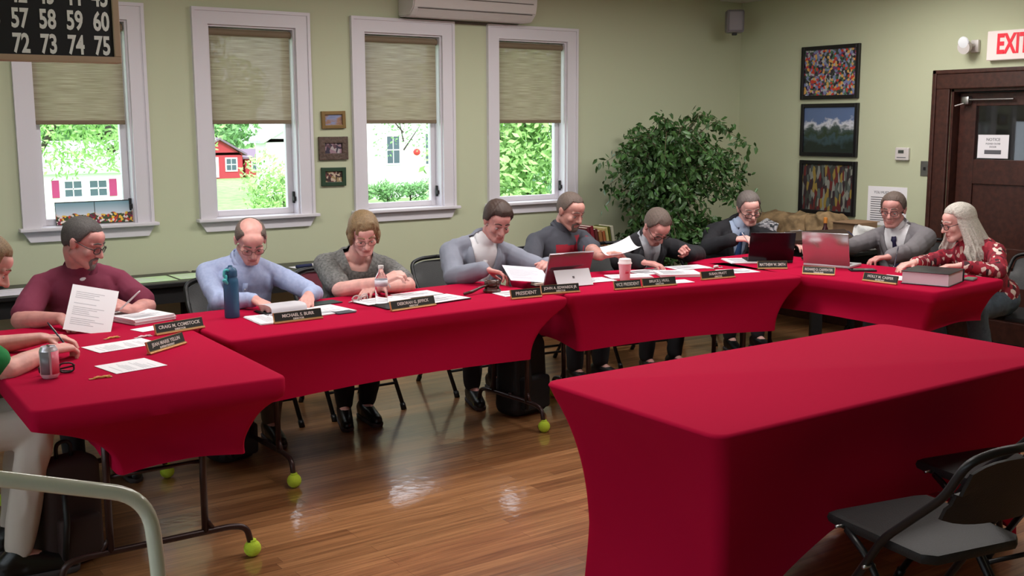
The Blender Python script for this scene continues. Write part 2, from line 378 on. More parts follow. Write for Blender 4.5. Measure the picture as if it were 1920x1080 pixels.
# ------------------------------------------------------------ things on the right wall
# exit sign
n = thing('exit_sign', 'white exit sign with red letters mounted above the door', 'sign', (W, 4.325, 2.105))
obj('housing', boxb(-.05, 0, -.185, .185, 0, .205, .006), mat('sign_white', (232, 222, 218), .4, Emission_Color=rgb(255, 235, 230), Emission_Strength=.12), n)
obj('lettering', transform(text_mesh([('EXIT', 0, 0, .19)], 1, xs=.62, bold=.006, depth=.0015), Matrix.Translation((-.0515, -.01, .105)) @ FACE_X), mat('exit_red', (222, 25, 50), .5, Emission_Color=rgb(230, 20, 45), Emission_Strength=.25), n)
# emergency light
n = thing('emergency_light', 'white emergency light head left of the exit sign', 'emergency light', (W, 4.62, 2.22))
bm = B(); box(bm, -.03, 0, -.03, .03, -.05, .04, .006); tube(bm, [(-.03, 0, 0), (-.06, .01, 0)], .012); obj('bracket', bm, M_plastic, n, True)
for k, dy in enumerate((.03,)):
    bm = B(); lathe(bm, [(.02, 0), (.04, .02), (.05, .055), (.048, .07)], (0, 0, 0), 20, Matrix.Translation((-.05, dy, .0)) @ Matrix.Rotation(-PI/2-.25, 4, 'Y')); obj('lamp_head', bm, M_plastic, n, True)
    bm = B(); lathe(bm, [(.044, 0), (.04, .008), (.02, .012)], (0, 0, 0), 20, Matrix.Translation((-.118, dy, .018)) @ Matrix.Rotation(-PI/2-.25, 4, 'Y')); obj('lens', bm, mat('clear_lens', (235, 240, 245), .1), n, True)
# thermostat, switch
n = thing('thermostat', 'small white thermostat on the green wall left of the door', 'thermostat', (W, 5.185, 1.38))
obj('housing', boxb(-.028, 0, -.06, .06, 0, .1, .008), M_plastic, n); obj('display', boxb(-.0295, -.028, -.02, .03, .055, .08), mat('lcd_grey', (70, 74, 70), .3), n)
obj('button_row', boxb(-.0295, -.028, -.04, .04, .02, .026), mat('grey_ink', (95, 95, 100), .8), n)
n = thing('light_switch', 'grey metal switch plate beside the door casing', 'light switch', (W, 4.99, 1.265))
obj('plate', boxb(-.006, 0, -.037, .037, 0, .115, .003), M_metal, n); obj('toggle', boxb(-.016, -.006, -.007, .007, .045, .07, .002), M_black, n)
# paper notice on wall
n = thing('wall_notice', 'white printed sheet taped low on the wall behind the man in the grey suit', 'notice', (W, 5.315, .86))
obj('sheet', boxb(-.002, 0, -.18, .18, 0, .31), M_paper, n)
bm = text_mesh([('YOU MUST SIGN IN', 0, .262, .028)], 1, width=.3)
random.seed(3)
for k in range(11): box(bm, -.15, .15-random.random()*.12, .04+k*.018, .046+k*.018, -.0005, .0005)
obj('print', transform(bm, Matrix.Translation((-.0026, 0, 0)) @ FACE_X), mat('grey_ink', (95, 95, 100), .8), n)
# large framed puzzle pictures
def puz1():
    return ramp_mat('busy_coloured_puzzle', 'Voronoi', 52, [(0, (40, 34, 44)), (.12, (190, 60, 40)), (.24, (120, 130, 170)), (.38, (205, 160, 90)), (.5, (60, 70, 60)), (.62, (170, 170, 175)), (.76, (110, 60, 110)), (.88, (70, 110, 80))], .5)
def land():
    m = bpy.data.materials.new('lake_and_clouds'); m.use_nodes = True; nt = m.node_tree; N = nt.nodes; L = nt.links; b = N['Principled BSDF']; b.inputs['Roughness'].default_value = .35
    tc = N.new('ShaderNodeTexCoord'); sp = N.new('ShaderNodeSeparateXYZ'); L.new(tc.outputs['Generated'], sp.inputs[0])
    n = N.new('ShaderNodeTexNoise'); n.inputs['Scale'].default_value = 6.5; n.inputs['Detail'].default_value = 6; L.new(tc.outputs['Generated'], n.inputs['Vector'])
    a = N.new('ShaderNodeMath'); a.operation = 'MULTIPLY_ADD'; L.new(n.outputs[0], a.inputs[0]); a.inputs[1].default_value = .55; L.new(sp.outputs[2], a.inputs[2])
    r = N.new('ShaderNodeValToRGB'); el = r.color_ramp.elements
    st = [(.0, (42, 50, 52)), (.45, (34, 44, 38)), (.60, (58, 78, 84)), (.68, (44, 58, 40)), (.80, (70, 84, 84)), (.90, (205, 208, 216)), (1.0, (92, 112, 150))]
    while len(el) < len(st): el.new(.5)
    for e, (p, c) in zip(el, st): e.position = p; e.color = rgb(*c)
    L.new(a.outputs[0], r.inputs[0]); L.new(r.outputs[0], b.inputs['Base Color']); return m
def shelf_pic():
    return ramp_mat('bookshelf_puzzle', 'Voronoi', 30, [(0, (60, 62, 58)), (.2, (96, 40, 40)), (.36, (140, 120, 60)), (.5, (84, 92, 88)), (.66, (52, 40, 46)), (.82, (128, 130, 122))], .45, vscale=(1, 1.6, .5))
M_frame = mat('black_frame', (20, 18, 22), .35)
for (lab, y0, y1, z0, z1, mf) in [('black framed puzzle of many small bright shapes, topmost of three', 5.62, 6.205, 1.865, 2.30, puz1), ('black framed lake landscape with clouds, middle of three', 5.61, 6.19, 1.395, 1.83, land), ('black framed bookshelf picture, lowest of three', 5.605, 6.185, .915, 1.36, shelf_pic)]:
    yc = (y0+y1)/2; hy = (y1-y0)/2; h = z1-z0
    n = thing('framed_picture', lab, 'picture', (W, yc, z0), 0, 'framed puzzles on the right wall')
    bm = B(); f = .032
    box(bm, -.028, 0, -hy, -hy+f, 0, h, .004); box(bm, -.028, 0, hy-f, hy, 0, h, .004); box(bm, -.0275, -.0005, -hy+f-.003, hy-f+.003, .0005, f, .004); box(bm, -.0275, -.0005, -hy+f-.003, hy-f+.003, h-f, h-.0005, .004)
    obj('frame', bm, M_frame, n); obj('picture_panel', boxb(-.014, -.006, -hy+f*.8, hy-f*.8, f*.8, h-f*.8), mf(), n)
# speaker in the corner
n = thing('wall_speaker', 'small grey wall speaker high in the corner', 'speaker', (6.95, 6.62, 2.43), math.radians(-38))
obj('cabinet', boxb(-.075, .075, -.06, .07, 0, .19, .02, 3), mat('speaker_grey', (120, 116, 122), .5), n, True)
obj('grille', boxb(-.06, .06, -.068, -.058, .015, .175, .012, 3), mat('speaker_mesh', (150, 146, 152), .6, bump=.5, scale=500), n, True)
bm = B(); tube(bm, [(0, .06, .1), (0, .2, .1), (0, .28, .1)], .015); box(bm, -.02, .02, -.02, .02, -.02, 0, .004); obj('bracket', bm, M_black, n, True)

# ------------------------------------------------------------ things on the back wall
n = thing('air_conditioner', 'white wall-mounted air conditioner above the two right windows', 'air conditioner', (4.39, D, 2.425))
hw = .53
bm = B()
prof = [(0, 0), (-.16, .0), (-.215, .05), (-.235, .12), (-.235, .25), (-.21, .29), (0, .29)]
L1 = [[bm.verts.new((x, y, z)) for y, z in prof] for x in (-hw, hw)]
for k in range(len(prof)): bm.faces.new((L1[0][k], L1[0][(k+1) % 7], L1[1][(k+1) % 7], L1[1][k]))
bm.faces.new(L1[0][::-1]); bm.faces.new(L1[1])
bmesh.ops.bevel(bm, geom=bm.edges[:], offset=.008, segments=2, affect='EDGES')
obj('housing', bm, M_plastic, n, 30)
bm = B(); v = [bm.verts.new(p) for p in [(-hw+.05, -.150, -.004), (hw-.05, -.150, -.004), (hw-.05, -.215, .046), (-hw+.05, -.215, .046), (-hw+.05, -.145, .004), (hw-.05, -.145, .004), (hw-.05, -.208, .052), (-hw+.05, -.208, .052)]]
for q in [(0, 1, 2, 3), (4, 5, 6, 7), (0, 1, 5, 4), (1, 2, 6, 5), (2, 3, 7, 6), (3, 0, 4, 7)]: bm.faces.new([v[k] for k in q])
obj('louver', bm, M_plastic, n)
bm = B(); box(bm, -hw+.04, hw-.04, -.2385, -.233, .122, .127); box(bm, -hw+.04, hw-.04, -.222, -.212, .048, .052); obj('seam', bm, mat('ac_gap_brown', (80, 68, 64), .7), n)
bm = B(); box(bm, -hw, hw-.02, -.012, 0, -.022, -.004, .003); obj('wire_channel', bm, mat('channel_brown', (100, 92, 84), .6), n)
# three small framed pictures
def small_pic(lab, x0, x1, z0, z1, fm, pm, f, tilt=0):
    n = thing('framed_picture', lab, 'picture', ((x0+x1)/2, D, z0), 0, 'small pictures between the windows'); n.rotation_euler = (0, tilt, 0)
    h = z1-z0; hw = (x1-x0)/2; bm = B()
    box(bm, -hw, -hw+f, -.022, 0, 0, h, .003); box(bm, hw-f, hw, -.022, 0, 0, h, .003); box(bm, -hw+f-.002, hw-f+.002, -.0215, -.0005, .0005, f, .003); box(bm, -hw+f-.002, hw-f+.002, -.0215, -.0005, h-f, h-.0005, .003)
    obj('frame', bm, fm, n); obj('picture_panel', boxb(-hw+f*.8, hw-f*.8, -.010, -.004, f*.8, h-f*.8), pm, n)
small_pic('small gold framed landscape picture, topmost between the windows', 3.24, 3.42, 1.645, 1.765, mat('old_gold', (130, 104, 62), .4, .4), ramp_mat('blue_shore', 'Noise', 9, [(0, (60, 60, 90)), (.45, (130, 140, 175)), (.55, (150, 110, 80)), (.65, (60, 70, 110))], .5, interp='LINEAR', vscale=(1, 1, 2)), .025, -.02)
small_pic('small brown framed group picture, middle between the windows', 3.212, 3.432, 1.43, 1.59, mat('carved_brown', (82, 64, 54), .5, bump=.5, scale=60, var=.3), ramp_mat('group_scene', 'Voronoi', 46, [(0, (50, 42, 60)), (.3, (150, 120, 130)), (.5, (90, 60, 70)), (.75, (170, 160, 160))], .5), .045)
small_pic('small green framed picture, lowest between the windows', 3.225, 3.41, 1.25, 1.378, mat('dark_green_frame', (34, 62, 42), .45), ramp_mat('old_photo', 'Voronoi', 60, [(0, (60, 40, 36)), (.3, (190, 170, 150)), (.55, (110, 60, 60)), (.8, (150, 130, 90))], .5), .028, .01)
# garden boxes on the first window sill
def garden_mat():
    m = bpy.data.materials.new('flower_field_print'); m.use_nodes = True; nt = m.node_tree; N = nt.nodes; L = nt.links; b = N['Principled BSDF']; b.inputs['Roughness'].default_value = .5
    tc = N.new('ShaderNodeTexCoord'); sp = N.new('ShaderNodeSeparateXYZ'); L.new(tc.outputs['Generated'], sp.inputs[0])
    v = N.new('ShaderNodeTexVoronoi'); v.inputs['Scale'].default_value = 75; L.new(tc.outputs['Object'], v.inputs['Vector'])
    sc = N.new('ShaderNodeSeparateColor'); L.new(v.outputs['Color'], sc.inputs[0])
    r = N.new('ShaderNodeValToRGB'); r.color_ramp.interpolation = 'CONSTANT'; el = r.color_ramp.elements
    st = [(0, (60, 80, 50)), (.2, (190, 60, 40)), (.4, (235, 190, 70)), (.55, (225, 215, 210)), (.7, (120, 40, 70)), (.85, (50, 70, 45))]
    while len(el) < len(st): el.new(.5)
    for e, (p, c) in zip(el, st): e.position = p; e.color = rgb(*c)
    L.new(sc.outputs[0], r.inputs[0])
    r2 = N.new('ShaderNodeValToRGB'); r2.color_ramp.elements[0].color = rgb(215, 225, 235); r2.color_ramp.elements[0].position = .4; r2.color_ramp.elements[1].color = rgb(120, 165, 180); r2.color_ramp.elements[1].position = 1
    L.new(sp.outputs[2], r2.inputs[0])
    nn = N.new('ShaderNodeTexNoise'); nn.inputs['Scale'].default_value = 20; L.new(tc.outputs['Object'], nn.inputs['Vector'])
    g = N.new('ShaderNodeMath'); g.operation = 'MULTIPLY_ADD'; L.new(nn.outputs[0], g.inputs[0]); g.inputs[1].default_value = .35; L.new(sp.outputs[2], g.inputs[2])
    s = N.new('ShaderNodeMath'); s.operation = 'GREATER_THAN'; s.inputs[1].default_value = .62; L.new(g.outputs[0], s.inputs[0])
    mx = N.new('ShaderNodeMix'); mx.data_type = 'RGBA'; L.new(s.outputs[0], mx.inputs[0]); L.new(r.outputs[0], mx.inputs[6]); L.new(r2.outputs[0], mx.inputs[7]); L.new(mx.outputs[2], b.inputs['Base Color']); return m
MG = garden_mat()
for k, (x, lab) in enumerate([(1.605, 'flower field picture panel on the sill, left one of the pair'), (1.835, 'flower field picture panel on the sill, right one of the pair')]):
    n = thing('picture_panel', lab, 'picture', (x, D+.045, ZS+.001), 0, 'flower panels on the window sill'); n.rotation_euler = (-.06, 0, 0)
    obj('print', boxb(-.113, .113, -.004, .004, 0.004, .135), MG, n); obj('edge_frame', boxb(-.115, .115, -.002, .006, 0, .141), M_black, n)

# ------------------------------------------------------------ hanging number board
n = thing('bingo_board', 'black hanging number board with white numbers and a tan wooden frame', 'number board', (.375, 4.0, 1.907), math.radians(-1.5))
p = .087; bw, bh = 15*p+.1, 5*.082+.01
obj('panel', boxb(-bw/2, bw/2, -.02, .02, .0, bh, .0), mat('board_black', (30, 31, 36), .45), n)
bm = B()
for q in ((-bw/2-.022, bw/2+.022, 0-.022, 0), (-bw/2-.022, bw/2+.022, bh, bh+.022), (-bw/2-.022, -bw/2, 0, bh), (bw/2, bw/2+.022, 0, bh)): box(bm, q[0], q[1], -.032+.0005*(q[1]-q[0] > 1), .03, q[2], q[3], .003)
obj('frame', bm, mat('tan_wood_trim', (178, 152, 128), .5), n)
L_ = []
for r in range(5):
    for c in range(15):
        k = r*15+c+1; L_.append((str(k), bw/2-.038-(14-c)*p, .034+(4-r)*.082, .088))
for q in L_: obj('number', transform(text_mesh([q], 1, xs=.62, bold=.0025, depth=.001), Matrix.Translation((0, -.0215, 0)) @ FACE_Y), mat('number_white', (240, 240, 238), .5), n)
bm = B()
for x in (-.6, .6): tube(bm, [(x, 0, bh), (x, 0, CEIL-1.907)], .006)
obj('hanging_rod', bm, M_metal, n, True)
# ------------------------------------------------------------ outdoors
GZ = -2.5
M_grass = mat('lawn_green', (128, 170, 96), .9, var=.3, scale=3)
g = obj('lawn', boxb(-60, 140, -30, 230, GZ-.3, GZ), M_grass); g['kind'] = 'structure'
M_siding = ramp_mat('white_siding', 'Wave', 3.2, [(0, (225, 225, 222)), (.9, (238, 238, 236)), (1, (200, 200, 200))], .7, interp='LINEAR')
M_white = mat('white_siding_plain', (236, 236, 234), .7)
M_roof = mat('pale_shingles', (190, 190, 196), .8, var=.15, scale=8)
M_pane = mat('house_window_dark', (70, 84, 96), .2)
M_redwall = mat('barn_red', (168, 52, 62), .8)
M_shut = mat('burgundy_shutter', (150, 40, 90), .7)
def house(label, x0, x1, y0, y1, zw, zr, wall, roof, wins=(), shutters=(), gable=False, doors=()):
    n = thing('house', label, 'house', (x0, y0, GZ)); T = Matrix.Translation((-x0, -y0, -GZ))
    h = obj('wall', transform(boxb(x0, x1, y0, y1, GZ, zw), T), wall, n)
    bm = B(); e = .3
    if gable:
        xm = (x0+x1)/2; pr = [(x0-e, zw-.1), (xm, zr), (x1+e, zw-.1), (x1+e, zw-.25), (xm, zr-.18), (x0-e, zw-.25)]
        a = [bm.verts.new((x, y0-e, z)) for x, z in pr]; b = [bm.verts.new((x, y1+e, z)) for x, z in pr]
        bm.faces.new(a); bm.faces.new(b[::-1])
        for k in range(6): bm.faces.new((a[k], b[k], b[(k+1) % 6], a[(k+1) % 6]))
        g = B(); q = [g.verts.new(p) for p in [(x0, y0, zw-.2), (x1, y0, zw-.2), (xm, y0, zr-.1), (x0, y1, zw-.2), (x1, y1, zw-.2), (xm, y1, zr-.1)]]
        for f in [(0, 1, 2), (3, 4, 5), (0, 1, 4, 3), (1, 2, 5, 4), (2, 0, 3, 5)]: g.faces.new([q[k] for k in f])
        obj('gable_wall', transform(g, T), wall, n)
    else:
        ym = (y0+y1)/2; pr = [(y0-e, zw-.02), (ym, zr), (y1+e, zw-.02), (y1+e, zw-.16), (ym, zr-.16), (y0-e, zw-.16)]
        a = [bm.verts.new((x0-e, y, z)) for y, z in pr]; b = [bm.verts.new((x1+e, y, z)) for y, z in pr]
        bm.faces.new(a); bm.faces.new(b[::-1])
        for k in range(6): bm.faces.new((a[k], b[k], b[(k+1) % 6], a[(k+1) % 6]))
    obj('roof', transform(bm, T), roof, n)
    for (wx0, wx1, wz0, wz1) in wins:
        bm = B(); t = .1
        box(bm, wx0-t, wx1+t, y0-.06, y0, wz0-t, wz0); box(bm, wx0-t, wx1+t, y0-.06, y0, wz1, wz1+t); box(bm, wx0-t, wx0, y0-.06, y0, wz0, wz1); box(bm, wx1, wx1+t, y0-.06, y0, wz0, wz1)
        box(bm, wx0, wx1, y0-.05, y0, (wz0+wz1)/2-.03, (wz0+wz1)/2+.03); box(bm, (wx0+wx1)/2-.02, (wx0+wx1)/2+.02, y0-.05, y0, wz0, wz1)
        wf = obj('window', transform(bm, T), M_white, n)
        obj('pane', transform(boxb(wx0, wx1, y0-.03, y0-.01, wz0, wz1), T), M_pane, wf)
    for (wx0, wx1, wz0, wz1) in shutters: obj('shutter', transform(boxb(wx0, wx1, y0-.06, y0-.005, wz0, wz1), T), M_shut, n)
    for (wx0, wx1, wz0, wz1) in doors: obj('door', transform(boxb(wx0, wx1, y0-.06, y0-.005, wz0, wz1), T), M_white, n)
    return n
house('white house with burgundy shutters seen through the far left window', 9.0, 15.2, 50, 57, -.22, 1.0, M_white, M_roof, [(11.15, 11.85, -1.38, -.72), (12.2, 12.92, -1.38, -.72)], [(10.62, 10.92, -1.42, -.66), (13.02, 13.36, -1.42, -.66)])
M_rroof = mat('grey_violet_shingles', (116, 96, 112), .8)
house('red cottage with a front gable seen through the second window', 28.6, 32.4, 84, 90, -.45, .75, M_redwall, M_rroof, [(31.05, 31.85, -1.85, -.95)], gable=True, doors=[(29.75, 30.4, -2.4, -.8)])
house('low red cottage wing under a grey roof beside the gabled cottage', 33.0, 37.2, 85, 90, -.85, -.25, M_redwall, M_rroof, [(33.6, 34.3, -1.9, -1.1), (35.4, 36.1, -1.9, -1.1)])
house('white house filling the third window', 27.6, 36, 55, 63, 3.2, 5.4, M_white, M_roof, [(29.8, 30.6, -.5, 1.02), (32.35, 33.1, -.6, 1.15)])
house('white gabled house at the right edge of the second window', 24.6, 27.2, 60, 61.6, .9, 1.7, M_white, M_roof, gable=True)
bm = B(); ell(bm, (31.6, 54.7, .12), (.22, .18, .2), sub=2); tag(obj('hanging_basket', bm, mat('basket_red', (215, 60, 60), .8), smooth=True), 'round red hanging flower basket in front of the white house', 'flower basket')
def leafball(bm, c, r, n, size, rnd, hollow=.45):
    for _ in range(n):
        while True:
            p = V((rnd.uniform(-1, 1), rnd.uniform(-1, 1), rnd.uniform(-1, 1)))
            if hollow < p.length < 1: break
        p = V((c[0]+p.x*r[0], c[1]+p.y*r[1], c[2]+p.z*r[2]))
        a = V((rnd.uniform(-1, 1), rnd.uniform(-1, 1), rnd.uniform(-1, 1))).normalized(); b = a.orthogonal().normalized(); s = size*rnd.uniform(.6, 1.2)
        q = [p-a*s, p+b*s*.45, p+a*s, p-b*s*.45]
        bm.faces.new([bm.verts.new(x) for x in q])
M_leafs = [mat('leaf_bright', (150, 190, 110), .7, var=.25, scale=2), mat('leaf_mid', (118, 165, 98), .7, var=.25, scale=2), mat('leaf_dark', (80, 120, 80), .8, var=.25, scale=2)]
def tree(label, x, y, top, r, n, size, m=0, base=GZ, kind='tree', blobs=7, low=None, seed=1, tdx=0):
    rnd = random.Random(seed); t = thing(kind, label, kind, (x, y, base))
    low = low if low is not None else base+.3*(top-base)
    bm = B(); h = top-low
    for k in range(blobs):
        cx, cy, cz = rnd.uniform(-.6, .6)*r, rnd.uniform(-.6, .6)*r, low-base+h*(.2+.6*rnd.random())
        leafball(bm, (cx, cy, cz), (r*.6, r*.6, h*.32), n//blobs, size, rnd)
    obj('foliage', bm, M_leafs[m], t)
    bm = B(); tube(bm, [(tdx, 0, 0), (tdx*.8+.05*r, 0, (top-base)*.5), (0, .05*r, (top-base)*.85)], [max(.05, r*.035), max(.04, r*.025), .02], 8)
    for k in range(5):
        a = k*1.3; tube(bm, [(0, 0, (low-base)+.1*h+k*.1*h), (math.cos(a)*r*.7, math.sin(a)*r*.7, (low-base)+.4*h+k*.09*h)], [max(.02, r*.03), .01], 6)
    obj('trunk', bm, mat('bark', (70, 60, 54), .9), t); return t
tree('leafy tree with drooping branches above the white shuttered house', 6.3, 24, 4.5, 2.6, 6500, .075, 0, low=.75, seed=2, tdx=-2.0)
tree('green tree standing behind the white shuttered house', 17, 68, 6, 6, 2600, .4, 1, seed=3)
tree('tall green tree behind the left end of the white shuttered house', 10, 70, 5, 5, 2000, .4, 1, seed=13)
tree('tall leafy tree behind the red cottage', 36, 100, 7, 7, 5500, .42, 1, low=-2.2, seed=4)
tree('broad dark tree left of the red cottage', 27, 102, 6, 6, 4000, .42, 2, low=-2.2, seed=5)
tree('leafy tree showing through the shade of the second window', 6.35, 20, 6, 1.9, 1500, .14, 2, low=2.1, seed=6)
tree('round pale green bush at the lower right of the second window', 12.75, 30, .75, 1.15, 2600, .09, 0, kind='bush', low=-2.3, seed=7)
for k, (x, r) in enumerate([(26.2, .9), (27.6, .8), (29.0, 1.0), (30.7, .95)]):
    tree(['low hedge bush at the left foot of the white house', 'small bush second from the left against the white house', 'wide bush under the window of the white house', 'bush at the right end of the white house front'][k], x, 51, -1.35+.1*(k % 2), r, 900, .11, 1, kind='bush', low=-2.4, seed=20+k)
tree('thin leafy branch tree near the right side of the white house', 23.6, 42, 4, 1.3, 500, .10, 1, low=.2, seed=8, tdx=2.6)
tree('large bright green tree filling the fourth window', 21.6, 30, 6.0, 3.4, 9000, .17, 0, low=-2.0, blobs=12, seed=9)
tree('darker green tree behind the large tree of the fourth window', 31, 40, 6, 6, 3500, .3, 2, low=-2.2, blobs=9, seed=10)

# ------------------------------------------------------------ tables, covers, chairs
def red_mat():
    m = mat('red_stretch_cloth', (174, 15, 55), .8, bump=.12, scale=5)
    b = m.node_tree.nodes['Principled BSDF']; b.inputs['Specular IOR Level'].default_value = .04; b.inputs['Sheen Weight'].default_value = .03; b.inputs['Sheen Roughness'].default_value = .5
    b.inputs['Sheen Tint'].default_value = rgb(255, 90, 130)
    return m
M_red = red_mat()
M_brown = mat('brown_enamel_tube', (58, 38, 36), .35, .3)
M_ball = mat('tennis_felt', (198, 226, 62), .95, bump=.4, scale=300)
M_lam = mat('laminate_top', (120, 100, 80), .5)
TH = .738
def folding_table(label, loc, rz, L, Wd, legs, balls=True, group='folding tables under the red covers', bm_mat=None):
    n = thing('folding_table', label, 'table', loc, rz, group); bmat = bm_mat or M_brown
    obj('tabletop', boxb(.02, L-.02, .02, Wd-.02, TH-.025, TH, .006), M_lam if bm_mat is None else bm_mat, n)
    for u in legs:
        s = -1 if u < L/2 else 1
        bm = B(); y0, y1 = .1, Wd-.1
        tube(bm, arc([(u, y0-.02, .03), (u, y0, .125), (u, y0+.06, .14), (u, y1-.06, .14), (u, y1, .125), (u, y1+.02, .03)], .05), .0125, 10)
        for yy in (Wd*.3, Wd*.7): tube(bm, [(u, yy, .14), (u+0.01*s, yy, TH-.03)], .0135, 10)
        tube(bm, [(u, Wd*.3-.03, .145), (u, Wd*.3, .20)], .009); tube(bm, [(u, Wd*.7+.03, .145), (u, Wd*.7, .20)], .009)
        tube(bm, [(u, Wd*.5, .14), (u, Wd*.5, .16)], .01)
        box(bm, u-.015, u+.015, .06, Wd-.06, TH-.045, TH-.025, .002)
        tube(bm, [(u, Wd*.5, TH-.05), (u-s*.32, Wd*.5, TH-.03)], .007); tube(bm, [(u, Wd*.3, .42), (u, Wd*.7, .42)], .008)
        lg = obj('leg_frame', bm, bmat, n, 'all')
        if balls:
            for yy in (y0-.02, y1+.02):
                bm = B(); ell(bm, (u, yy, .0335), (.0335, .0335, .0335)); tube(bm, [(u, yy, .06), (u, yy, .0695)], .016, 12)
                obj('tennis_ball', bm, M_ball, lg, 'all')
    return n
def cover(label, loc, rz, L, Wd, lip, zb, ins, power=2.2, r=.035, feet=False, over=.008, group='fitted red table covers'):
    """stretch cover. ins = inset at the bottom for (y0 side, x1 side, y1 side, x0 side)"""
    zt = .75
    bm = B(); per = []
    def rr(x0, x1, y0, y1, rad, n=6):
        out = []
        for (cx, cy, a0) in [(x0+rad, y0+rad, PI), (x1-rad, y0+rad, 1.5*PI), (x1-rad, y1-rad, 0), (x0+rad, y1-rad, .5*PI)]:
            for k in range(n+1): out.append((cx+rad*math.cos(a0+k/n*PI/2), cy+rad*math.sin(a0+k/n*PI/2)))
        # subdivide the straight runs
        res = []
        for i, p in enumerate(out):
            q = out[(i+1) % len(out)]; d = math.hypot(q[0]-p[0], q[1]-p[1]); m = max(1, int(d/.06)); 
            if (i % (n+1)) != n: m = 1
            else: m = 24
            for j in range(m): res.append((p[0]+(q[0]-p[0])*j/m, p[1]+(q[1]-p[1])*j/m, (i % (n+1)) == n and j/m or 0.0, i//(n+1)))
        return res
    base = rr(-over, L+over, -over, Wd+over, r)
    rings = []
    def ring(dx, z):
        k = 1-dx
        return [bm.verts.new((min(max(x, dx), L-dx) if False else (x if abs(x-L/2) < 0 else L/2+(x-L/2)*(L/2-dx)/(L/2)), Wd/2+(y-Wd/2)*(Wd/2-dx)/(Wd/2), z)) for x, y, s, side in base]
    rings.append(ring(.012, zt)); rings.append(ring(.004, zt-.003)); rings.append(ring(0, zt-.011))
    rings.append(ring(0, zt-lip*.6)); rings.append(ring(.004, zt-lip))
    n = 20; rnd = random.Random(len(label))
    for k in range(1, n+1):
        t = k/n; f = 1-(1-t)**power
        if feet: f = f*(1-.12*max(0, t-.7)/.3)
        rg = []
        for (x, y, s, side) in base:
            # lerp between top rectangle and bottom rectangle
            u = (x+over)/(L+2*over); v = (y+over)/(Wd+2*over)
            bx0, bx1, by0, by1 = ins[3], L-ins[1], ins[0], Wd-ins[2]
            tx = bx0+u*(bx1-bx0); ty = by0+v*(by1-by0)
            px = x+(tx-x)*f; py = y+(ty-y)*f
            e = math.sin(PI*s) if s else 0.0     # 0 at the corner, 1 mid side
            pull = e*.035*math.sin(PI*min(1, t*1.0))
            if side == 0: py += pull
            if side == 1: px -= pull
            if side == 2: py -= pull
            if side == 3: px += pull
            zbb = zb
            if feet:
                long = side in (0, 2)
                zbb = zb+((.30 if long else .035)*(min(1, e*1.15)**.8))
            else: zbb = zb+.02*e
            z = zt-lip+(zbb-(zt-lip))*t
            wv = .0025*math.sin(x*31+y*17+t*9)*(1 if lip > .05 else .5)
            rg.append(bm.verts.new((px+wv, py+wv, z)))
        rings.append(rg)
    # inner hem
    last = rings[-1]; hem = []
    for v in last: hem.append(bm.verts.new(V((L/2+(v.co.x-L/2)*.985, Wd/2+(v.co.y-Wd/2)*.97, v.co.z+.012))))
    rings.append(hem)
    for a, b in zip(rings, rings[1:]):
        m = len(a)
        for k in range(m): bm.faces.new((a[k], a[(k+1) % m], b[(k+1) % m], b[k]))
    bm.faces.new(rings[0][::-1])
    o = obj('table_cover', bm, M_red, smooth=50); o.location = loc; o.rotation_euler = (0, 0, rz)
    tag(o, label, 'tablecloth', group)
    return o
R90 = PI/2
TABS = [  # label table, label cover, loc, rz, L, W, legs, lip, zb, ins
 ('brown legged folding table nearest the left edge with tennis balls on its feet', 'red cover on the left table, gathered under its near end', (1.55, 3.685, 0), R90-.025, 1.60, .87, (.20, 1.35), .075, .45, (.12, .1, .28, .10), 2.6),
 ('folding table behind the blue bottle with tennis balls on its feet', 'long red cover on the back table between the blue bottle and the tablet', (1.635, 4.46, 0), .035, 1.895, .78, (.31, 1.80), .045, .43, (.045, .20, .1, .12), 2.2),
 ('folding table in the middle of the back row where the pink cup stands', 'red cover on the back table under the pink cup', (3.585, 4.575, 0), -.165, 1.60, .76, (.25, 1.35), .04, .42, (.045, .14, .1, .08), 2.2),
 ('folding table on the right running toward the camera beneath the black binder', 'red cover on the right hand table under the black binder and silver laptop', (6.03, 3.53, 0), R90+.08, 1.80, .76, (.4, 1.5), .055, .50, (.06, .08, .05, .08), 2.2)]
for a in TABS:
    folding_table(a[0], a[2], a[3], a[4], a[5], a[6]); cover(a[1], a[2], a[3], a[4], a[5], a[7], a[8], a[9], a[10])
folding_table('folding table in the foreground hidden under its full length cover', (2.285, 2.195, 0), 0, 1.95, .86, (.25, 1.7), False)
cover('full length red cover on the empty foreground table, feet pulled to the floor', (2.285, 2.195, 0), 0, 1.95, .86, .02, .004, (.09, .12, .09, .115), 3.2, r=.05, feet=True)

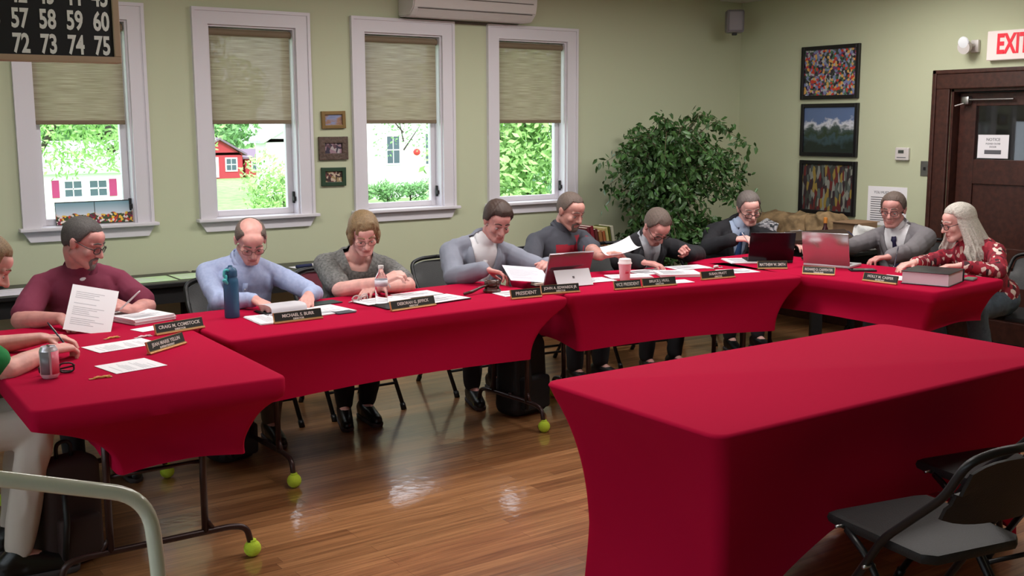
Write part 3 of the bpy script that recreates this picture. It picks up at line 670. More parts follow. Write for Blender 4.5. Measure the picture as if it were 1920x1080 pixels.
M_cseat = mat('charcoal_seat_plastic', (27, 28, 29), .5, bump=.15, scale=200)
M_cframe = mat('black_powder_coat', (26, 26, 28), .4, .2)
M_rivet = mat('rivet_steel', (180, 180, 185), .3, 1.0)
def make_chair(seat_m, frame_m, label, back_m=None):
    t = thing('folding_chair', label, 'chair')
    bm = B()
    pts = [(-.205, .17), (-.20, .205), (-.16, .215), (.16, .215), (.20, .205), (.205, .17), (.185, -.17), (.15, -.2), (-.15, -.2), (-.185, -.17)]
    lo = [bm.verts.new((x, y, .428)) for x, y in pts]; mid = [bm.verts.new((x*1.02, y*1.02, .442)) for x, y in pts]; up = [bm.verts.new((x, y, .456)) for x, y in pts]; tp = [bm.verts.new((x*.93, y*.93, .459)) for x, y in pts]
    for a, b in ((lo, mid), (mid, up), (up, tp)):
        for k in range(10): bm.faces.new((a[k], a[(k+1) % 10], b[(k+1) % 10], b[k]))
    bm.faces.new(lo[::-1]); bm.faces.new(tp); obj('seat', bm, seat_m, t, 40)
    # curved backrest
    bm = B(); nx, nz = 12, 6; g = {}
    for side in (0, 1):
        for i in range(nx+1):
            for j in range(nz+1):
                u = i/nx*2-1; v = j/nz
                x = u*.195; z = .565+v*.215-(.035*(abs(u)**4) if v > .5 else -.0*(u))
                y = -.235-.10*v-.03*(1-u*u)-(.012 if side else 0)
                if v < .3: z += .02*(abs(u)**4)
                g[side, i, j] = bm.verts.new((x, y, z))
    for i in range(nx):
        for j in range(nz):
            bm.faces.new((g[0, i, j], g[0, i+1, j], g[0, i+1, j+1], g[0, i, j+1])); bm.faces.new((g[1, i, j+1], g[1, i+1, j+1], g[1, i+1, j], g[1, i, j]))
    for i in range(nx):
        for j in (0, nz): bm.faces.new((g[0, i, j], g[1, i, j], g[1, i+1, j], g[0, i+1, j]))
    for j in range(nz):
        for i in (0, nx): bm.faces.new((g[0, i, j], g[0, i, j+1], g[1, i, j+1], g[1, i, j]))
    obj('backrest', bm, back_m or seat_m, t, 40)
    # front legs continue up as the back uprights, joined across the top
    for s in (-1, 1):
        bm = B(); tube(bm, arc([(s*.225, .24, .015), (s*.222, -.06, .47), (s*.215, -.27, .66), (s*.205, -.335, .775), (s*.12, -.352, .800), (0, -.356, .803)], .04), .0125, 10)
        lg = obj('leg', bm, frame_m, t, 'all')
        bm = B(); tube(bm, [(s*.225, .247, .0), (s*.2245, .228, .035)], .0165, 10); obj('foot_cap', bm, M_cframe, lg, 'all')
        bm = B(); tube(bm, arc([(s*.20, -.27, .015), (s*.205, .02, .38), (s*.20, .12, .43)], .05), .0115, 10)
        lg = obj('leg', bm, frame_m, t, 'all')
        bm = B(); tube(bm, [(s*.20, -.277, .0), (s*.2, -.255, .035)], .0155, 10); obj('foot_cap', bm, M_cframe, lg, 'all')
        bm = B(); tube(bm, [(s*.195, .0, .36), (s*.24, .0, .36)], .006, 8); tube(bm, [(s*.2, .13, .44), (s*.236, .13, .44)], .0055, 8); obj('rivet', bm, M_rivet, t, 'all')
    for (y, z, h) in ((.155, .145, .225), (-.215, .10, .20), (-.14, .20, .20)):
        bm = B(); tube(bm, [(-h, y, z), (h, y, z)], .0085, 8); obj('crossbar', bm, frame_m, t, 'all')
    return t
chair0 = make_chair(M_cseat, M_cframe, 'black folding chair in the lower right corner, pulled up to the foreground table')
chair0.location = (2.84, 1.86, 0); chair0.rotation_euler.z = -.2; chair0['group'] = 'black folding chairs'
def chair(x, y, rz, label, back=None):
    c = copy_tree(chair0); c.location = (x, y, 0); c.rotation_euler.z = rz; c['label'] = label
    if back:
        for ch in c.children:
            if ch.name.startswith('backrest'): ch.data = ch.data.copy(); ch.data.materials[0] = back
    return c
chair(3.53, 2.02, -.2, 'black folding chair further right at the foreground table, cut by the edge')
CH = [(1.30, 5.78, PI, 'black folding chair under the man in the maroon polo'),
 (2.17, 5.72, PI, 'black folding chair under the man in the light blue shirt'),
 (2.82, 5.72, PI, 'black folding chair with a maroon back under the woman in the grey top'),
 (3.68, 5.78, PI, 'black folding chair under the man in the light grey jacket'),
 (4.42, 5.85, PI-.1, 'black folding chair under the man in the grey and red polo'),
 (5.05, 5.75, PI-.15, 'black folding chair under the bowed man in the black suit'),
 (6.12, 5.92, PI-.1, 'black folding chair under the man with the blue tie'),
 (6.90, 4.75, PI/2, 'black folding chair under the man in the mid grey suit'),
 (6.62, 3.80, PI/2, 'black folding chair under the woman with long grey hair')]
for c in CH:
    o = chair(c[0], c[1], c[2], c[3], mat('maroon_fabric', (96, 24, 42), .8) if 'maroon back' in c[3] else None)
chb = copy_tree(chair0); chb.location = (.30, 4.42, 0); chb.rotation_euler.z = -PI/2; chb['label'] = 'brown framed folding chair under the person in the green shirt'
for ch in chb.children:
    if ch.name.startswith(('leg', 'crossbar')): ch.data = ch.data.copy(); ch.data.materials[0] = mat('brown_chair_tube', (92, 62, 44), .35, .3)
# black tables along the walls
M_btop = mat('black_laminate', (28, 27, 27), .35)
M_bskirt = mat('black_skirting', (16, 15, 16), .9)
def wall_table(label, x0, x1, y0, y1, h=.74):
    n = thing('wall_table', label, 'table', (x0, y0, 0), 0, 'black tables along the walls'); a, b = x1-x0, y1-y0
    obj('tabletop', boxb(0, a, 0, b, h-.03, h, .006), M_btop, n)
    obj('apron', boxb(.03, a-.03, .03, b-.03, h-.13, h-.03), M_bskirt, n)
    for x in (.05, a-.05):
        for y in (.05, b-.05):
            obj('leg', boxb(x-.02, x+.02, y-.02, y+.02, 0, h-.13), M_bskirt, n)
    return n
wall_table('long black table against the window wall behind the man in maroon', .55, 2.26, 6.42, 6.89)
wall_table('black table against the window wall behind the woman in the grey top', 2.28, 3.32, 6.42, 6.89)
wall_table('black table by the right wall carrying paper bags', 6.76, 7.32, 5.15, 6.45, .70)
# ------------------------------------------------------------ people
def skin_mat(name, col):
    m = mat(name, col, .48, var=.10, scale=22, bump=.04); b = m.node_tree.nodes['Principled BSDF']
    b.inputs['Subsurface Weight'].default_value = .08; b.inputs['Subsurface Radius'].default_value = (1, .35, .2); b.inputs['Subsurface Scale'].default_value = .01
    return m
SK1 = skin_mat('skin_rosy', (222, 164, 154)); SK2 = skin_mat('skin_ruddy', (206, 146, 138)); SK3 = skin_mat('skin_light', (230, 176, 166)); SK4 = skin_mat('skin_tan', (196, 142, 130))
M_lip = mat('lip_pink', (188, 118, 112), .5)
M_eyew = mat('eye_white', (215, 208, 205), .25); M_iris = mat('eye_dark', (40, 30, 28), .2)
M_lens = glass_mat('spectacle_lens')
VOX = 0.0048
def lerp(a, b, t): return a+(b-a)*t
def axes(f, up=V((0, 0, 1))):
    f = f.normalized(); r = f.cross(up).normalized(); u = r.cross(f)
    return Matrix((r, f, u)).transposed()
def wrinkle(me, amp, sc, seed=0.0):
    off = V((seed*3.1, seed*1.7, 0)); cs = []
    nrm = [v.normal.copy() for v in me.vertices]
    for v, n_ in zip(me.vertices, nrm):
        p = V((v.co.x*sc, v.co.y*sc, v.co.z*sc*.55))+off
        q = p+V((noise.noise(p*.6), noise.noise(p*.6+V((7, 0, 0))), 0))*.9
        cs.append(v.co+n_*amp*((1-abs(noise.noise(q))*3.2)*.7+noise.noise(p*2.3)*.35))
    for v, c in zip(me.vertices, cs): v.co = c
    return me
def hand(bm, W, d, n, right, curl=.5, s=1.0, spread=1.0, thumb_in=.3):
    d = d.normalized(); n = (n-d*n.dot(d)).normalized(); th = d.cross(n) * (1 if right else -1)
    P0 = W+d*.01
    for k, lx in enumerate((-.028, -.0095, .0095, .027)):   # index .. little, measured away from the thumb
        base = P0+th*(-lx*.55)*s; kn = P0+d*(.086-abs(lx)*.25-(.006 if k == 3 else 0))*s-th*lx*s*spread
        cone(bm, base, kn, .0155*s, .0125*s, 10, 3)
        L = [(.042, .027, .02), (.046, .031, .021), (.043, .029, .021), (.034, .022, .018)][k]
        dd = (d-th*lx*3.2*spread).normalized(); p = kn
        for j, l in enumerate(L):
            a = curl*(.55, .95, .7)[j]*(1+.12*k)
            ax = dd.cross(n); 
            if ax.length < 1e-4: ax = th
            dd = (Quaternion(ax.normalized(), a) @ dd).normalized(); n2 = n
            q = p+dd*l*s; cone(bm, p, q, (.0094, .0084, .0078)[j]*s, (.0084, .0078, .0068)[j]*s, 10, 3); p = q
    cone(bm, P0+d*.01*s, P0+d*.06*s, .017*s, .014*s, 10, 3)
    p = P0+d*.018*s+th*.018*s; dd = (d*.75+th*.75+n*(.25+thumb_in)).normalized()
    q = p+dd*.042*s; cone(bm, p, q, .0135*s, .0108*s, 10, 3)
    dd = (d*1.0+th*(.35-.4*thumb_in)+n*(.2+thumb_in*.6)).normalized(); r = q+dd*.030*s; cone(bm, q, r, .0105*s, .0094*s, 10, 3)
    t = r+(dd*.8+d*.3+n*.2*thumb_in).normalized()*.022*s; cone(bm, r, t, .0095*s, .0078*s, 10, 3)
def head_shape(bm, C, A, s=1.0, jaw=1.0, nose=1.0):
    def L(x, y, z): return C+A @ (V((x, y, z))*s)
    ell(bm, L(0, -.012, .032), (.0745*s, .095*s, .083*s), A)
    ell(bm, L(0, .022, -.03), (.060*s*jaw, .066*s, .082*s), A)
    ell(bm, L(0, .045, .045), (.058*s, .05*s, .045*s), A)
    for k in (-1, 1):
        cone(bm, L(k*.048*jaw, -.005, -.055), L(k*.018, .066, -.096), .025*s, .021*s)
        ell(bm, L(k*.039, .058, -.028), (.024*s, .024*s, .024*s), A, 2)
        cone(bm, L(k*.012, .088, .019), L(k*.046, .070, .018), .0105*s, .009*s, 10, 3)
        ell(bm, L(k*.0125, .093, -.036), (.0095*s*nose, .011*s, .008*s), A, 2)
        ell(bm, L(k*.077, -.008, -.004), (.009*s, .019*s, .031*s), A, 2)
        ell(bm, L(k*.083, -.014, .006), (.006*s, .014*s, .02*s), A, 2)
        ell(bm, L(k*.031, .070, -.004), (.0145*s, .0135*s, .012*s), A, 2)
    ell(bm, L(0, .070, -.098), (.024*s*jaw, .02*s, .019*s), A, 2)
    cone(bm, L(0, .084, .012), L(0, .108, -.032), .0085*s*nose, .0135*s*nose, 12, 3)
    cone(bm, L(-.016, .083, -.060), L(.016, .083, -.060), .0085*s, .0085*s, 10, 3)
    cone(bm, L(-.014, .081, -.074), L(.014, .081, -.074), .0095*s, .0095*s, 10, 3)
def hair_shell(C, A, s, hm, style):
    """closed shell that only rises above the scalp where hair grows"""
    bm = B(); g = bmesh.ops.create_icosphere(bm, subdivisions=6, radius=1.0)
    th = style.get('th', .012); front = style.get('front', .07); nape = style.get('nape', -.062); side = style.get('side', -.012); bald = style.get('bald', False)
    for v in g['verts']:
        p = v.co.copy(); phi = abs(math.degrees(math.atan2(p.x, p.y)))   # 0 front, 180 back
        P = V((p.x*.0765, p.y*.097-.012, p.z*(.087 if p.z > 0 else .115)+.032))
        if phi < 48: h = front
        elif phi < 72: h = lerp(front, side+.03, (phi-48)/24)
        elif phi < 96: h = lerp(side+.03, side, (phi-72)/24)
        elif phi < 125: h = lerp(side, style.get('behind', -.04), (phi-96)/29)
        else: h = lerp(style.get('behind', -.04), nape, (phi-125)/55)
        m = (P.z-h)/.02
        if bald:
            edge = abs(P.x)-.047 if P.y > -.06 else 1
            m = min(m, max(edge, (-.055-P.y))/.01, (.085-P.z)/.012)
        if style.get('part'):
            m = m-max(0, 1-abs(P.x-style['part'])/.004)*.25*(P.z > .08)
        nz = noise.noise(P*30)*.25+noise.noise(V((P.x*120, P.y*26, P.z*40)))*.22
        m = max(-1, min(1, m+nz*.7))
        off = -.012 if m <= 0 else th*(.35+.65*m)*(1+.5*nz)
        if style.get('vol') and P.z > .04: off += style['vol']*min(1, (P.z-.04)/.05)*(m > 0)
        if m > 0 and style.get('sidevol') and 60 < phi: off += style['sidevol']*math.exp(-((P.z+.01)/.05)**2)
        if m > 0 and style.get('quiff') and phi < 60 and P.z > .06: off += style['quiff']
        dirn = V((P.x, P.y+.012, (P.z-.032))).normalized()
        v.co = C+A @ ((P+dirn*off)*s)
    return bm
def person(label, pos, rz, head, face, neck, wr, shw=.185, girth=1.0, hs=1.0, skin=SK1, top=None, topm=None, sleeve='long', hair={}, hairm=None, legs=None, pants=None, shoes=None,
           jacket=None, jopen=.09, tie=None, collar=None, glasses=None, beard=None, beardm=None, brow=None, hair_extra=None, jaw=1.0, scale=1.0, seat_back=0.0, arm=1.0, neckopen=None, undershirt=False, placket=False):
    """pos: hip position on the floor plan, rz: facing rotation (0 = +y). head, neck, wrists are world points."""
    root = thing('person', label, 'person', (pos[0], pos[1], 0), rz)
    Mi = (Matrix.Translation((pos[0], pos[1], 0)) @ Matrix.Rotation(rz, 4, 'Z')).inverted(); R3 = Mi.to_3x3()
    C = Mi @ V(head); N = Mi @ V(neck); H = V((0, -seat_back, .555))
    fyaw, fpitch, froll = face
    F = Matrix.Rotation(math.radians(fyaw), 3, 'Z') @ Matrix.Rotation(math.radians(-fpitch), 3, 'X') @ Matrix.Rotation(math.radians(froll), 3, 'Y')
    A = F      # columns: right, forward, up (x = right)
    up = (N-H).normalized(); S = V((1, 0, 0)); S = (S-up*S.dot(up)).normalized(); f = up.cross(S)   # x right, f forward
    T = Matrix((S, f, up)).transposed()
    sh = {1: N-up*.078+S*shw, -1: N-up*.078-S*shw}
    # ---- arms
    arms = {}
    for k, key in ((1, 'R'), (-1, 'L')):
        Wp, hd, hn, curl, *rest = wr[key]
        Wl = Mi @ V(Wp); hd = (R3 @ V(hd)).normalized(); hn = (R3 @ V(hn)).normalized()
        Sh = sh[k]; dist = (Wl-Sh).length; a, b = .285*arm, .25*arm
        if dist > (a+b)*.995:
            kk = dist/((a+b)*.995); a *= kk; b *= kk
        m = (a*a-b*b+dist*dist)/(2*dist); h = math.sqrt(max(0, a*a-m*m)); ax = (Wl-Sh).normalized()
        hint = V((k*(rest[0] if rest else .8), -.25, -.9)); hint = (hint-ax*hint.dot(ax)).normalized()
        E = Sh+ax*m+hint*h
        if E.z < .775 and (E.y > .12): E.z = .775
        arms[k] = (Sh, E, Wl, hd, hn, curl, rest[1] if len(rest) > 1 else 1.0, rest[2] if len(rest) > 2 else .3)
    # ---- legs
    lg = legs or {}
    L = {}
    for k in (1, -1):
        hip = H+V((k*.09, .02, -.02)); kn = V(lg.get('knee%+d' % k, (k*.12, .42, .53))); an = V(lg.get('ankle%+d' % k, (k*.11, .40, .09))); toe = lg.get('toe%+d' % k, None)
        toe = V(toe) if toe else V((an.x+k*.02, an.y+.17, .03)); L[k] = (hip, kn, an, toe)
    # ---- body : one continuous skin surface
    bm = B()
    head_shape(bm, C, A, hs, jaw)
    skull = C+A @ V((0, -.03, -.055))*1.0
    cone(bm, lerp(H, N, .93), skull, .060*hs, .053*hs)
    cone(bm, N+up*.01-f*.01, C+A @ V((0, .02, -.07)), .044*hs, .038*hs)
    ell(bm, H, (.15*girth, .11*girth, .11), T); ell(bm, lerp(H, N, .35)+f*.02*girth, (.14*girth, .11*girth, .15), T); ell(bm, lerp(H, N, .62), (.14*girth, .085*girth, .145), T)
    cone(bm, sh[-1]+S*.03, sh[1]-S*.03, .045, .045)
    for k in (1, -1):
        Sh, E, Wl, hd, hn, curl, hs2, ti = arms[k]
        cone(bm, N-up*.012, Sh-up*.004, .036, .040)
        cone(bm, Sh, E, .050*arm, .042*arm); cone(bm, E, lerp(E, Wl, .45), .042*arm, .038*arm); cone(bm, lerp(E, Wl, .35), Wl, .040*arm, .026*arm)
        cone(bm, Wl, Wl+hd*.02, .026*arm, .022)
        hand(bm, Wl, hd, hn, k == 1, curl, .97*hs2, thumb_in=ti)
        hip, kn, an, toe = L[k]
        cone(bm, hip, kn, .075, .052); cone(bm, kn, an, .052, .034); cone(bm, an, toe, .034, .026)
    obj('body', bake(bm, VOX, 2), skin, root, 'all')
    # ---- face details
    def hp(x, y, z): return C+A @ (V((x, y, z))*hs)
    bm = B()
    for k in (-1, 1): ell(bm, hp(k*.031, .0765, -.006), (.0105*hs, .0085*hs, .0065*hs), A, 2)
    ey = obj('eyes', bm, M_eyew, root, 'all')
    bm = B()
    for k in (-1, 1): ell(bm, hp(k*.031, .0835, -.0085), (.0048*hs, .0022*hs, .0045*hs), A, 2); cone(bm, hp(k*.021, .0845, -.0005), hp(k*.041, .081, -.001), .0014*hs, .0012*hs, 6, 2)
    obj('iris', bm, M_iris, ey, 'all')
    bm = B(); cone(bm, hp(-.021, .0865, -.066), hp(.021, .0865, -.066), .0045*hs, .0045*hs, 8, 3); ell(bm, hp(0, .0885, -.063), (.017*hs, .005*hs, .005*hs), A, 2); ell(bm, hp(0, .088, -.0725), (.016*hs, .005*hs, .0055*hs), A, 2)
    obj('mouth', bm, M_lip, root, 'all')
    if brow or hairm:
        bm = B()
        for k in (-1, 1): cone(bm, hp(k*.014, .0955, .027), hp(k*.033, .0895, .031), .0036*hs, .0034*hs, 8, 3); cone(bm, hp(k*.033, .0895, .031), hp(k*.049, .0765, .023), .0034*hs, .002*hs, 8, 3)
        obj('eyebrows', bm, brow or hairm, root, 'all')
    if hairm:
        bm = hair_shell(C, A, hs, hairm, hair)
        if hair_extra:
            hair_extra(bm, C, A, hs); hmesh = bake(bm, .004, 2)
            obj('hair', hmesh, hairm, root, 'all')
        else: obj('hair', bm, hairm, root, 'all')
    if beard:
        bm = B()
        if 'chin' in beard:
            ell(bm, hp(0, .073, -.100), (.030*hs*jaw, .022*hs, .022*hs), A, 3)
            for k in (-1, 1): cone(bm, hp(k*.027, .081, -.064), hp(k*.020, .078, -.094), .0075*hs, .011*hs, 10, 3)
        if 'jaw' in beard:
            for k in (-1, 1): cone(bm, hp(k*.050*jaw, -.002, -.054), hp(k*.02, .066, -.1), .0255*hs, .0225*hs); cone(bm, hp(k*.060*jaw, .005, -.02), hp(k*.052*jaw, .0, -.055), .016*hs, .023*hs)
        if 'lip' in beard:
            for k in (-1, 1): cone(bm, hp(k*.003, .093, -.050), hp(k*.028, .082, -.061), .0068*hs, .0055*hs, 8, 3)
        bme = bake(bm, .004, 2); obj('beard', bme, beardm or hairm, root, 'all')
    if glasses:
        bm = B(); dr = .0 if glasses.get('low') is None else glasses['low']; w_, h_ = glasses.get('w', .024), glasses.get('h', .016); rr = glasses.get('r', .0018)
        ln = B()
        for k in (-1, 1):
            cx = k*.0325; loop = []
            for j in range(20):
                a = 2*PI*j/20; ca, sa = math.cos(a), math.sin(a); e = .65
                x = cx+w_*math.copysign(abs(ca)**e, ca); z = -.004-dr+h_*math.copysign(abs(sa)**e, sa); loop.append(hp(x, .102-.0035*abs(x/.033)**2+dr*.4, z))
            tube(bm, loop, rr*hs, 6, closed=True)
            ln.faces.new([ln.verts.new(p) for p in loop])
            tube(bm, [hp(k*(.0325+w_), .096+dr*.4, .0-dr*.8), hp(k*.074, .07, .002-dr*.5), hp(k*.083, -.005, .012), hp(k*.081, -.022, .0)], rr*hs, 6)
        tube(bm, [hp(-.009, .104+dr*.4, .002-dr), hp(0, .107+dr*.4, .004-dr), hp(.009, .104+dr*.4, .002-dr)], rr*hs, 6)
        ge = obj('eyeglasses', bm, glasses.get('m') or mat('dark_spectacle_frame', (36, 26, 28), .35), root, 'all')
        bmesh.ops.solidify(ln, geom=ln.faces[:], thickness=.001)
        obj('lens', ln, M_lens, ge)
    # ---- clothing
    NB = lerp(H, N, .93); NA = (skull-NB).normalized()
    def torso(bm, g, sl, r=1.0, low=True):
        if low: ell(bm, H+V((0, 0, .02)), (.168*girth+g, .125*girth+g, .11), T)
        ell(bm, lerp(H, N, .33)+f*.028*girth, (.158*girth+g, .128*girth+g, .15), T); ell(bm, lerp(H, N, .70), (.166*girth+g, .116*girth+g, .165), T)
        ell(bm, lerp(H, N, .52)+f*.015, (.160*girth+g, .120*girth+g, .16), T)
        cone(bm, sh[-1]+S*.05, sh[1]-S*.05, .060+g, .060+g)
        cone(bm, lerp(H, N, .86), N+up*.0, .088+g, .070+g)
        if neckopen is None: cone(bm, NB, NB+NA*.05, .074+g, .066+g*.6); ell(bm, N-up*.050+f*.035, (.085+g, .060+g, .055), T)
        for k in (1, -1):
            Sh, E, Wl, *_ = arms[k]
            cone(bm, N+up*(.0 if neckopen is None else -.02), Sh+up*.004, .052+g, .054+g)
            ell(bm, lerp(H, N, .78)+S*k*.075+f*.045, (.075+g*.5, .055+g, .075), T)
            if sl == 'short': cone(bm, Sh, lerp(Sh, E, .76), .057*arm+g, .063*arm+g)
            elif sl == 'long':
                cone(bm, Sh, E, .057*arm+g, .049*arm+g); q = lerp(E, Wl, .90); cone(bm, E, q, .050*arm+g, .038*arm+g)
    ct = B(); torso(ct, 0, sleeve)
    for v in ct.verts:   # soft folds
        v.co += V((noise.noise(v.co*14), noise.noise(v.co*14+V((5, 0, 0))), noise.noise(v.co*14+V((9, 0, 0)))))*.004
    me = wrinkle(bake(ct, .0075, 3), .0055, 11, len(label))
    shirt = obj('shirt', me, topm, root, 'all')
    def slice_body(o, V0, Wf, Wlow):
        """cut a front opening: V shape from the neck (half width Wf) down to V0 (fraction hip..neck) with half width Wlow at the waist"""
        b = bmesh.new(); b.from_mesh(o.data)
        P = lerp(H, N, V0)
        for k in (-1, 1):
            d = (up*1.0*((N-P).length)+S*k*Wf); nrm = d.cross(f).normalized()
            bmesh.ops.bisect_plane(b, geom=b.verts[:]+b.edges[:]+b.faces[:], plane_co=P+S*k*Wlow, plane_no=nrm, dist=1e-5)
        bmesh.ops.bisect_plane(b, geom=b.verts[:]+b.edges[:]+b.faces[:], plane_co=P, plane_no=up, dist=1e-5)
        bad = []
        for fc in b.faces:
            c = fc.calc_center_median()-P; y = c.dot(f); x = c.dot(S); z = c.dot(up)
            if y > .0 and z > 0 and abs(x) < Wlow+Wf*z/((N-P).length) and (not neckopen or z < (N-P).length*3): bad.append(fc)
        bmesh.ops.delete(b, geom=bad, context='FACES'); b.to_mesh(o.data); b.free()
    if jacket:
        jb = B(); torso(jb, .013, 'long')
        for v in jb.verts: v.co += V((noise.noise(v.co*11), noise.noise(v.co*11+V((5, 0, 0))), noise.noise(v.co*11+V((9, 0, 0)))))*.005
        jk = obj('jacket', wrinkle(bake(jb, .0075, 3), .0065, 9, len(label)), jacket, root, 'all')
        slice_body(jk, .30, jopen, .012)
        sm = jk.modifiers.new('thick', 'SOLIDIFY'); sm.thickness = .004; sm.offset = -1
        # lapels
        P = lerp(H, N, .30); bmL = B()
        for k in (-1, 1):
            pts = [];
            for t in (0.05, .35, .6, .8, .97): pts.append((t, .012+jopen*t, .012+jopen*t+.052*math.sin(min(1, t*1.25)*PI*.55)*(1.0 if t < .9 else .35)))
            prev = None
            def surf(x, z):
                q = P+up*z*(N-P).length+S*k*x; 
                # project outwards on the jacket front
                hit, loc, nr, ix = jk.ray_cast(q+f*.5, -f)
                return (loc+f*.004) if hit else q+f*.12
            bpy.context.view_layer.update()
            rows = []
            for t, a, c in pts: rows.append([surf(x, t)+f*(.004 if j == 1 else .0) for j, x in enumerate((a, (a+c)/2, c))])
            for (r1, r2) in zip(rows, rows[1:]):
                for j in range(2): bmL.faces.new([bmL.verts.new(p) for p in (r1[j], r1[j+1], r2[j+1], r2[j])])
        bmesh.ops.remove_doubles(bmL, verts=bmL.verts[:], dist=1e-5); bmesh.ops.solidify(bmL, geom=bmL.faces[:], thickness=.004)
        obj('lapels', bmL, jacket, root, 'all')
    def collar_ring(m, hgt=.024, open_=.7, r0=.072):
        bmC = B(); n = 22; lo = []; hi = []; ou = []
        axis = NA; s = (S-axis*S.dot(axis)).normalized(); ff = axis.cross(s)
        for j in range(n+1):
            a = open_*.5+(2*PI-open_)*j/n; dirv = s*math.sin(a)+ff*math.cos(a)
            fr = max(0, math.cos(a)); base = NB+axis*(.052-.034*fr)
            lo.append(base+dirv*(r0+.004)+axis*.0); hi.append(base+dirv*(r0-.002)+axis*hgt); ou.append(base+dirv*(r0+.010+.006*fr)+axis*(-.002-.016*fr))
        for j in range(n):
            bmC.faces.new([bmC.verts.new(p) for p in (lo[j], lo[j+1], hi[j+1], hi[j])]); bmC.faces.new([bmC.verts.new(p) for p in (hi[j], hi[j+1], ou[j+1], ou[j])])
        bmesh.ops.remove_doubles(bmC, verts=bmC.verts[:], dist=1e-5); bmesh.ops.solidify(bmC, geom=bmC.faces[:], thickness=.0025)
        obj('collar', bmC, m, root, 'all')
    if neckopen: slice_body(shirt, .87, .03, .045)
    if collar: collar_ring(collar)
    if undershirt:
        ub = B(); ell(ub, N+f*.070-up*.026, (.036, .022, .028), T); obj('undershirt', ub, M_whiteshirt, root, 'all')
    if tie:
        bpy.context.view_layer.update(); bmT = B(); rows = []
        for t, wd in ((.98, .016), (.92, .020), (.88, .013), (.7, .022), (.5, .030), (.3, .036)):
            row = []
            for j in (-1, 0, 1):
                q = lerp(H, N, t)+S*j*wd; hit, loc, nr, ix = shirt.ray_cast(q+f*.5, -f)
                row.append((loc if hit else q+f*.1)+f*(.009 if j == 0 else .005)+(f*.006 if t > .9 else f*0))
            rows.append(row)
        for r1, r2 in zip(rows, rows[1:]):
            for j in range(2): bmT.faces.new([bmT.verts.new(p) for p in (r1[j], r1[j+1], r2[j+1], r2[j])])
        bmesh.ops.remove_doubles(bmT, verts=bmT.verts[:], dist=1e-5); bmesh.ops.solidify(bmT, geom=bmT.faces[:], thickness=.003)
        obj('tie', bmT, tie, root, 'all')
    if placket:
        bpy.context.view_layer.update(); bmT = B(); rows = []; bt = B()
        for t in (.84, .76, .68, .6, .52, .44, .36):
            row = []
            for j in (-1, 1):
                q = lerp(H, N, t)+S*j*.013; hit, loc, nr, ix = shirt.ray_cast(q+f*.5, -f); row.append((loc if hit else q+f*.1)+f*.0035)
            rows.append(row)
            if t < .8: ell(bt, lerp(row[0], row[1], .5)+f*.003, (.0045, .002, .0045), T, 2)
        for r1, r2 in zip(rows, rows[1:]): bmT.faces.new([bmT.verts.new(p) for p in (r1[0], r1[1], r2[1], r2[0])])
        bmesh.ops.remove_doubles(bmT, verts=bmT.verts[:], dist=1e-5); bmesh.ops.solidify(bmT, geom=bmT.faces[:], thickness=.002)
        pk = obj('placket', bmT, topm, root, 'all'); obj('buttons', bt, M_whiteshirt, pk, 'all')
    # cuffs for long sleeves
    if sleeve == 'long' or jacket:
        for k in (1, -1):
            Sh, E, Wl, *_ = arms[k]; bmK = B(); a0 = lerp(E, Wl, .86); b0 = lerp(E, Wl, .985)
            tube(bmK, [a0, b0], [.037*arm, .0345*arm], 18); obj('cuff', bmK, (topm if jacket else (collar or topm)), root, 'all')
    # trousers
    pb = B(); ell(pb, H, (.172*girth, .135*girth, .115))
    for k in (1, -1):
        hip, kn, an, toe = L[k]
        cone(pb, hip, kn, .090, .068); cone(pb, kn, lerp(kn, an, .93), .066, .052)
    for v in pb.verts: v.co += V((noise.noise(v.co*12), noise.noise(v.co*12+V((5, 0, 0))), noise.noise(v.co*12+V((9, 0, 0)))))*.006
    obj('trousers', wrinkle(bake(pb, .009, 3), .007, 9, len(label)), pants or mat('dark_trousers', (34, 34, 38), .85), root, 'all')
    for k in (1, -1):
        hip, kn, an, toe = L[k]; sb = B(); dr = (toe-an); dr.z = 0; dr.normalize(); a0 = V((an.x, an.y, .045))-dr*.035; t0 = V((toe.x, toe.y, .035))
        cone(sb, a0, t0, .040, .034); cone(sb, a0+dr*.07, t0+dr*.02, .043, .030); cone(sb, V((an.x, an.y, an.z)), a0+V((0, 0, .02)), .042, .042); cone(sb, V((an.x, an.y, an.z-.02)), t0, .042, .036)
        for v in sb.verts: v.co.z = max(.012, v.co.z)
        so = obj('shoe', bake(sb, .006, 2), shoes or mat('black_shoe', (24, 23, 24), .35), root, 'all')
        sb = B(); cone(sb, V((a0.x, a0.y, .018)), V((t0.x, t0.y, .018))+dr*.008, .043, .038, 18, 3)
        for v in sb.verts: v.co.z = max(.0, min(.024, v.co.z))
        obj('sole', sb, mat('rubber_sole', (72, 66, 68), .8) if not shoes else mat('black_shoe', (24, 23, 24), .35), so, 'all')
    return root, dict(T=T, H=H, N=N, S=S, f=f, up=up, C=C, A=A, shirt=shirt, arms=arms, Mi=Mi)
H_grey = mat('hair_grey', (112, 104, 100), .7, bump=.25, scale=220, var=.25); H_brown = mat('hair_brown', (82, 58, 44), .6, bump=.25, scale=220, var=.25); H_dbrown = mat('hair_dark_brown', (62, 44, 36), .6, bump=.25, scale=220, var=.25)
H_lbrown = mat('hair_light_brown', (128, 104, 72), .6, bump=.25, scale=220, var=.3); H_white = mat('hair_silver', (196, 190, 180), .6, bump=.5, scale=120, var=.15); H_sp = mat('hair_salt_pepper', (78, 74, 72), .7, bump=.25, scale=220, var=.3)
H_gb = mat('hair_grey_brown', (98, 84, 76), .7, bump=.25, scale=220, var=.3)
M_whiteshirt = mat('white_cotton', (236, 236, 240), .8)
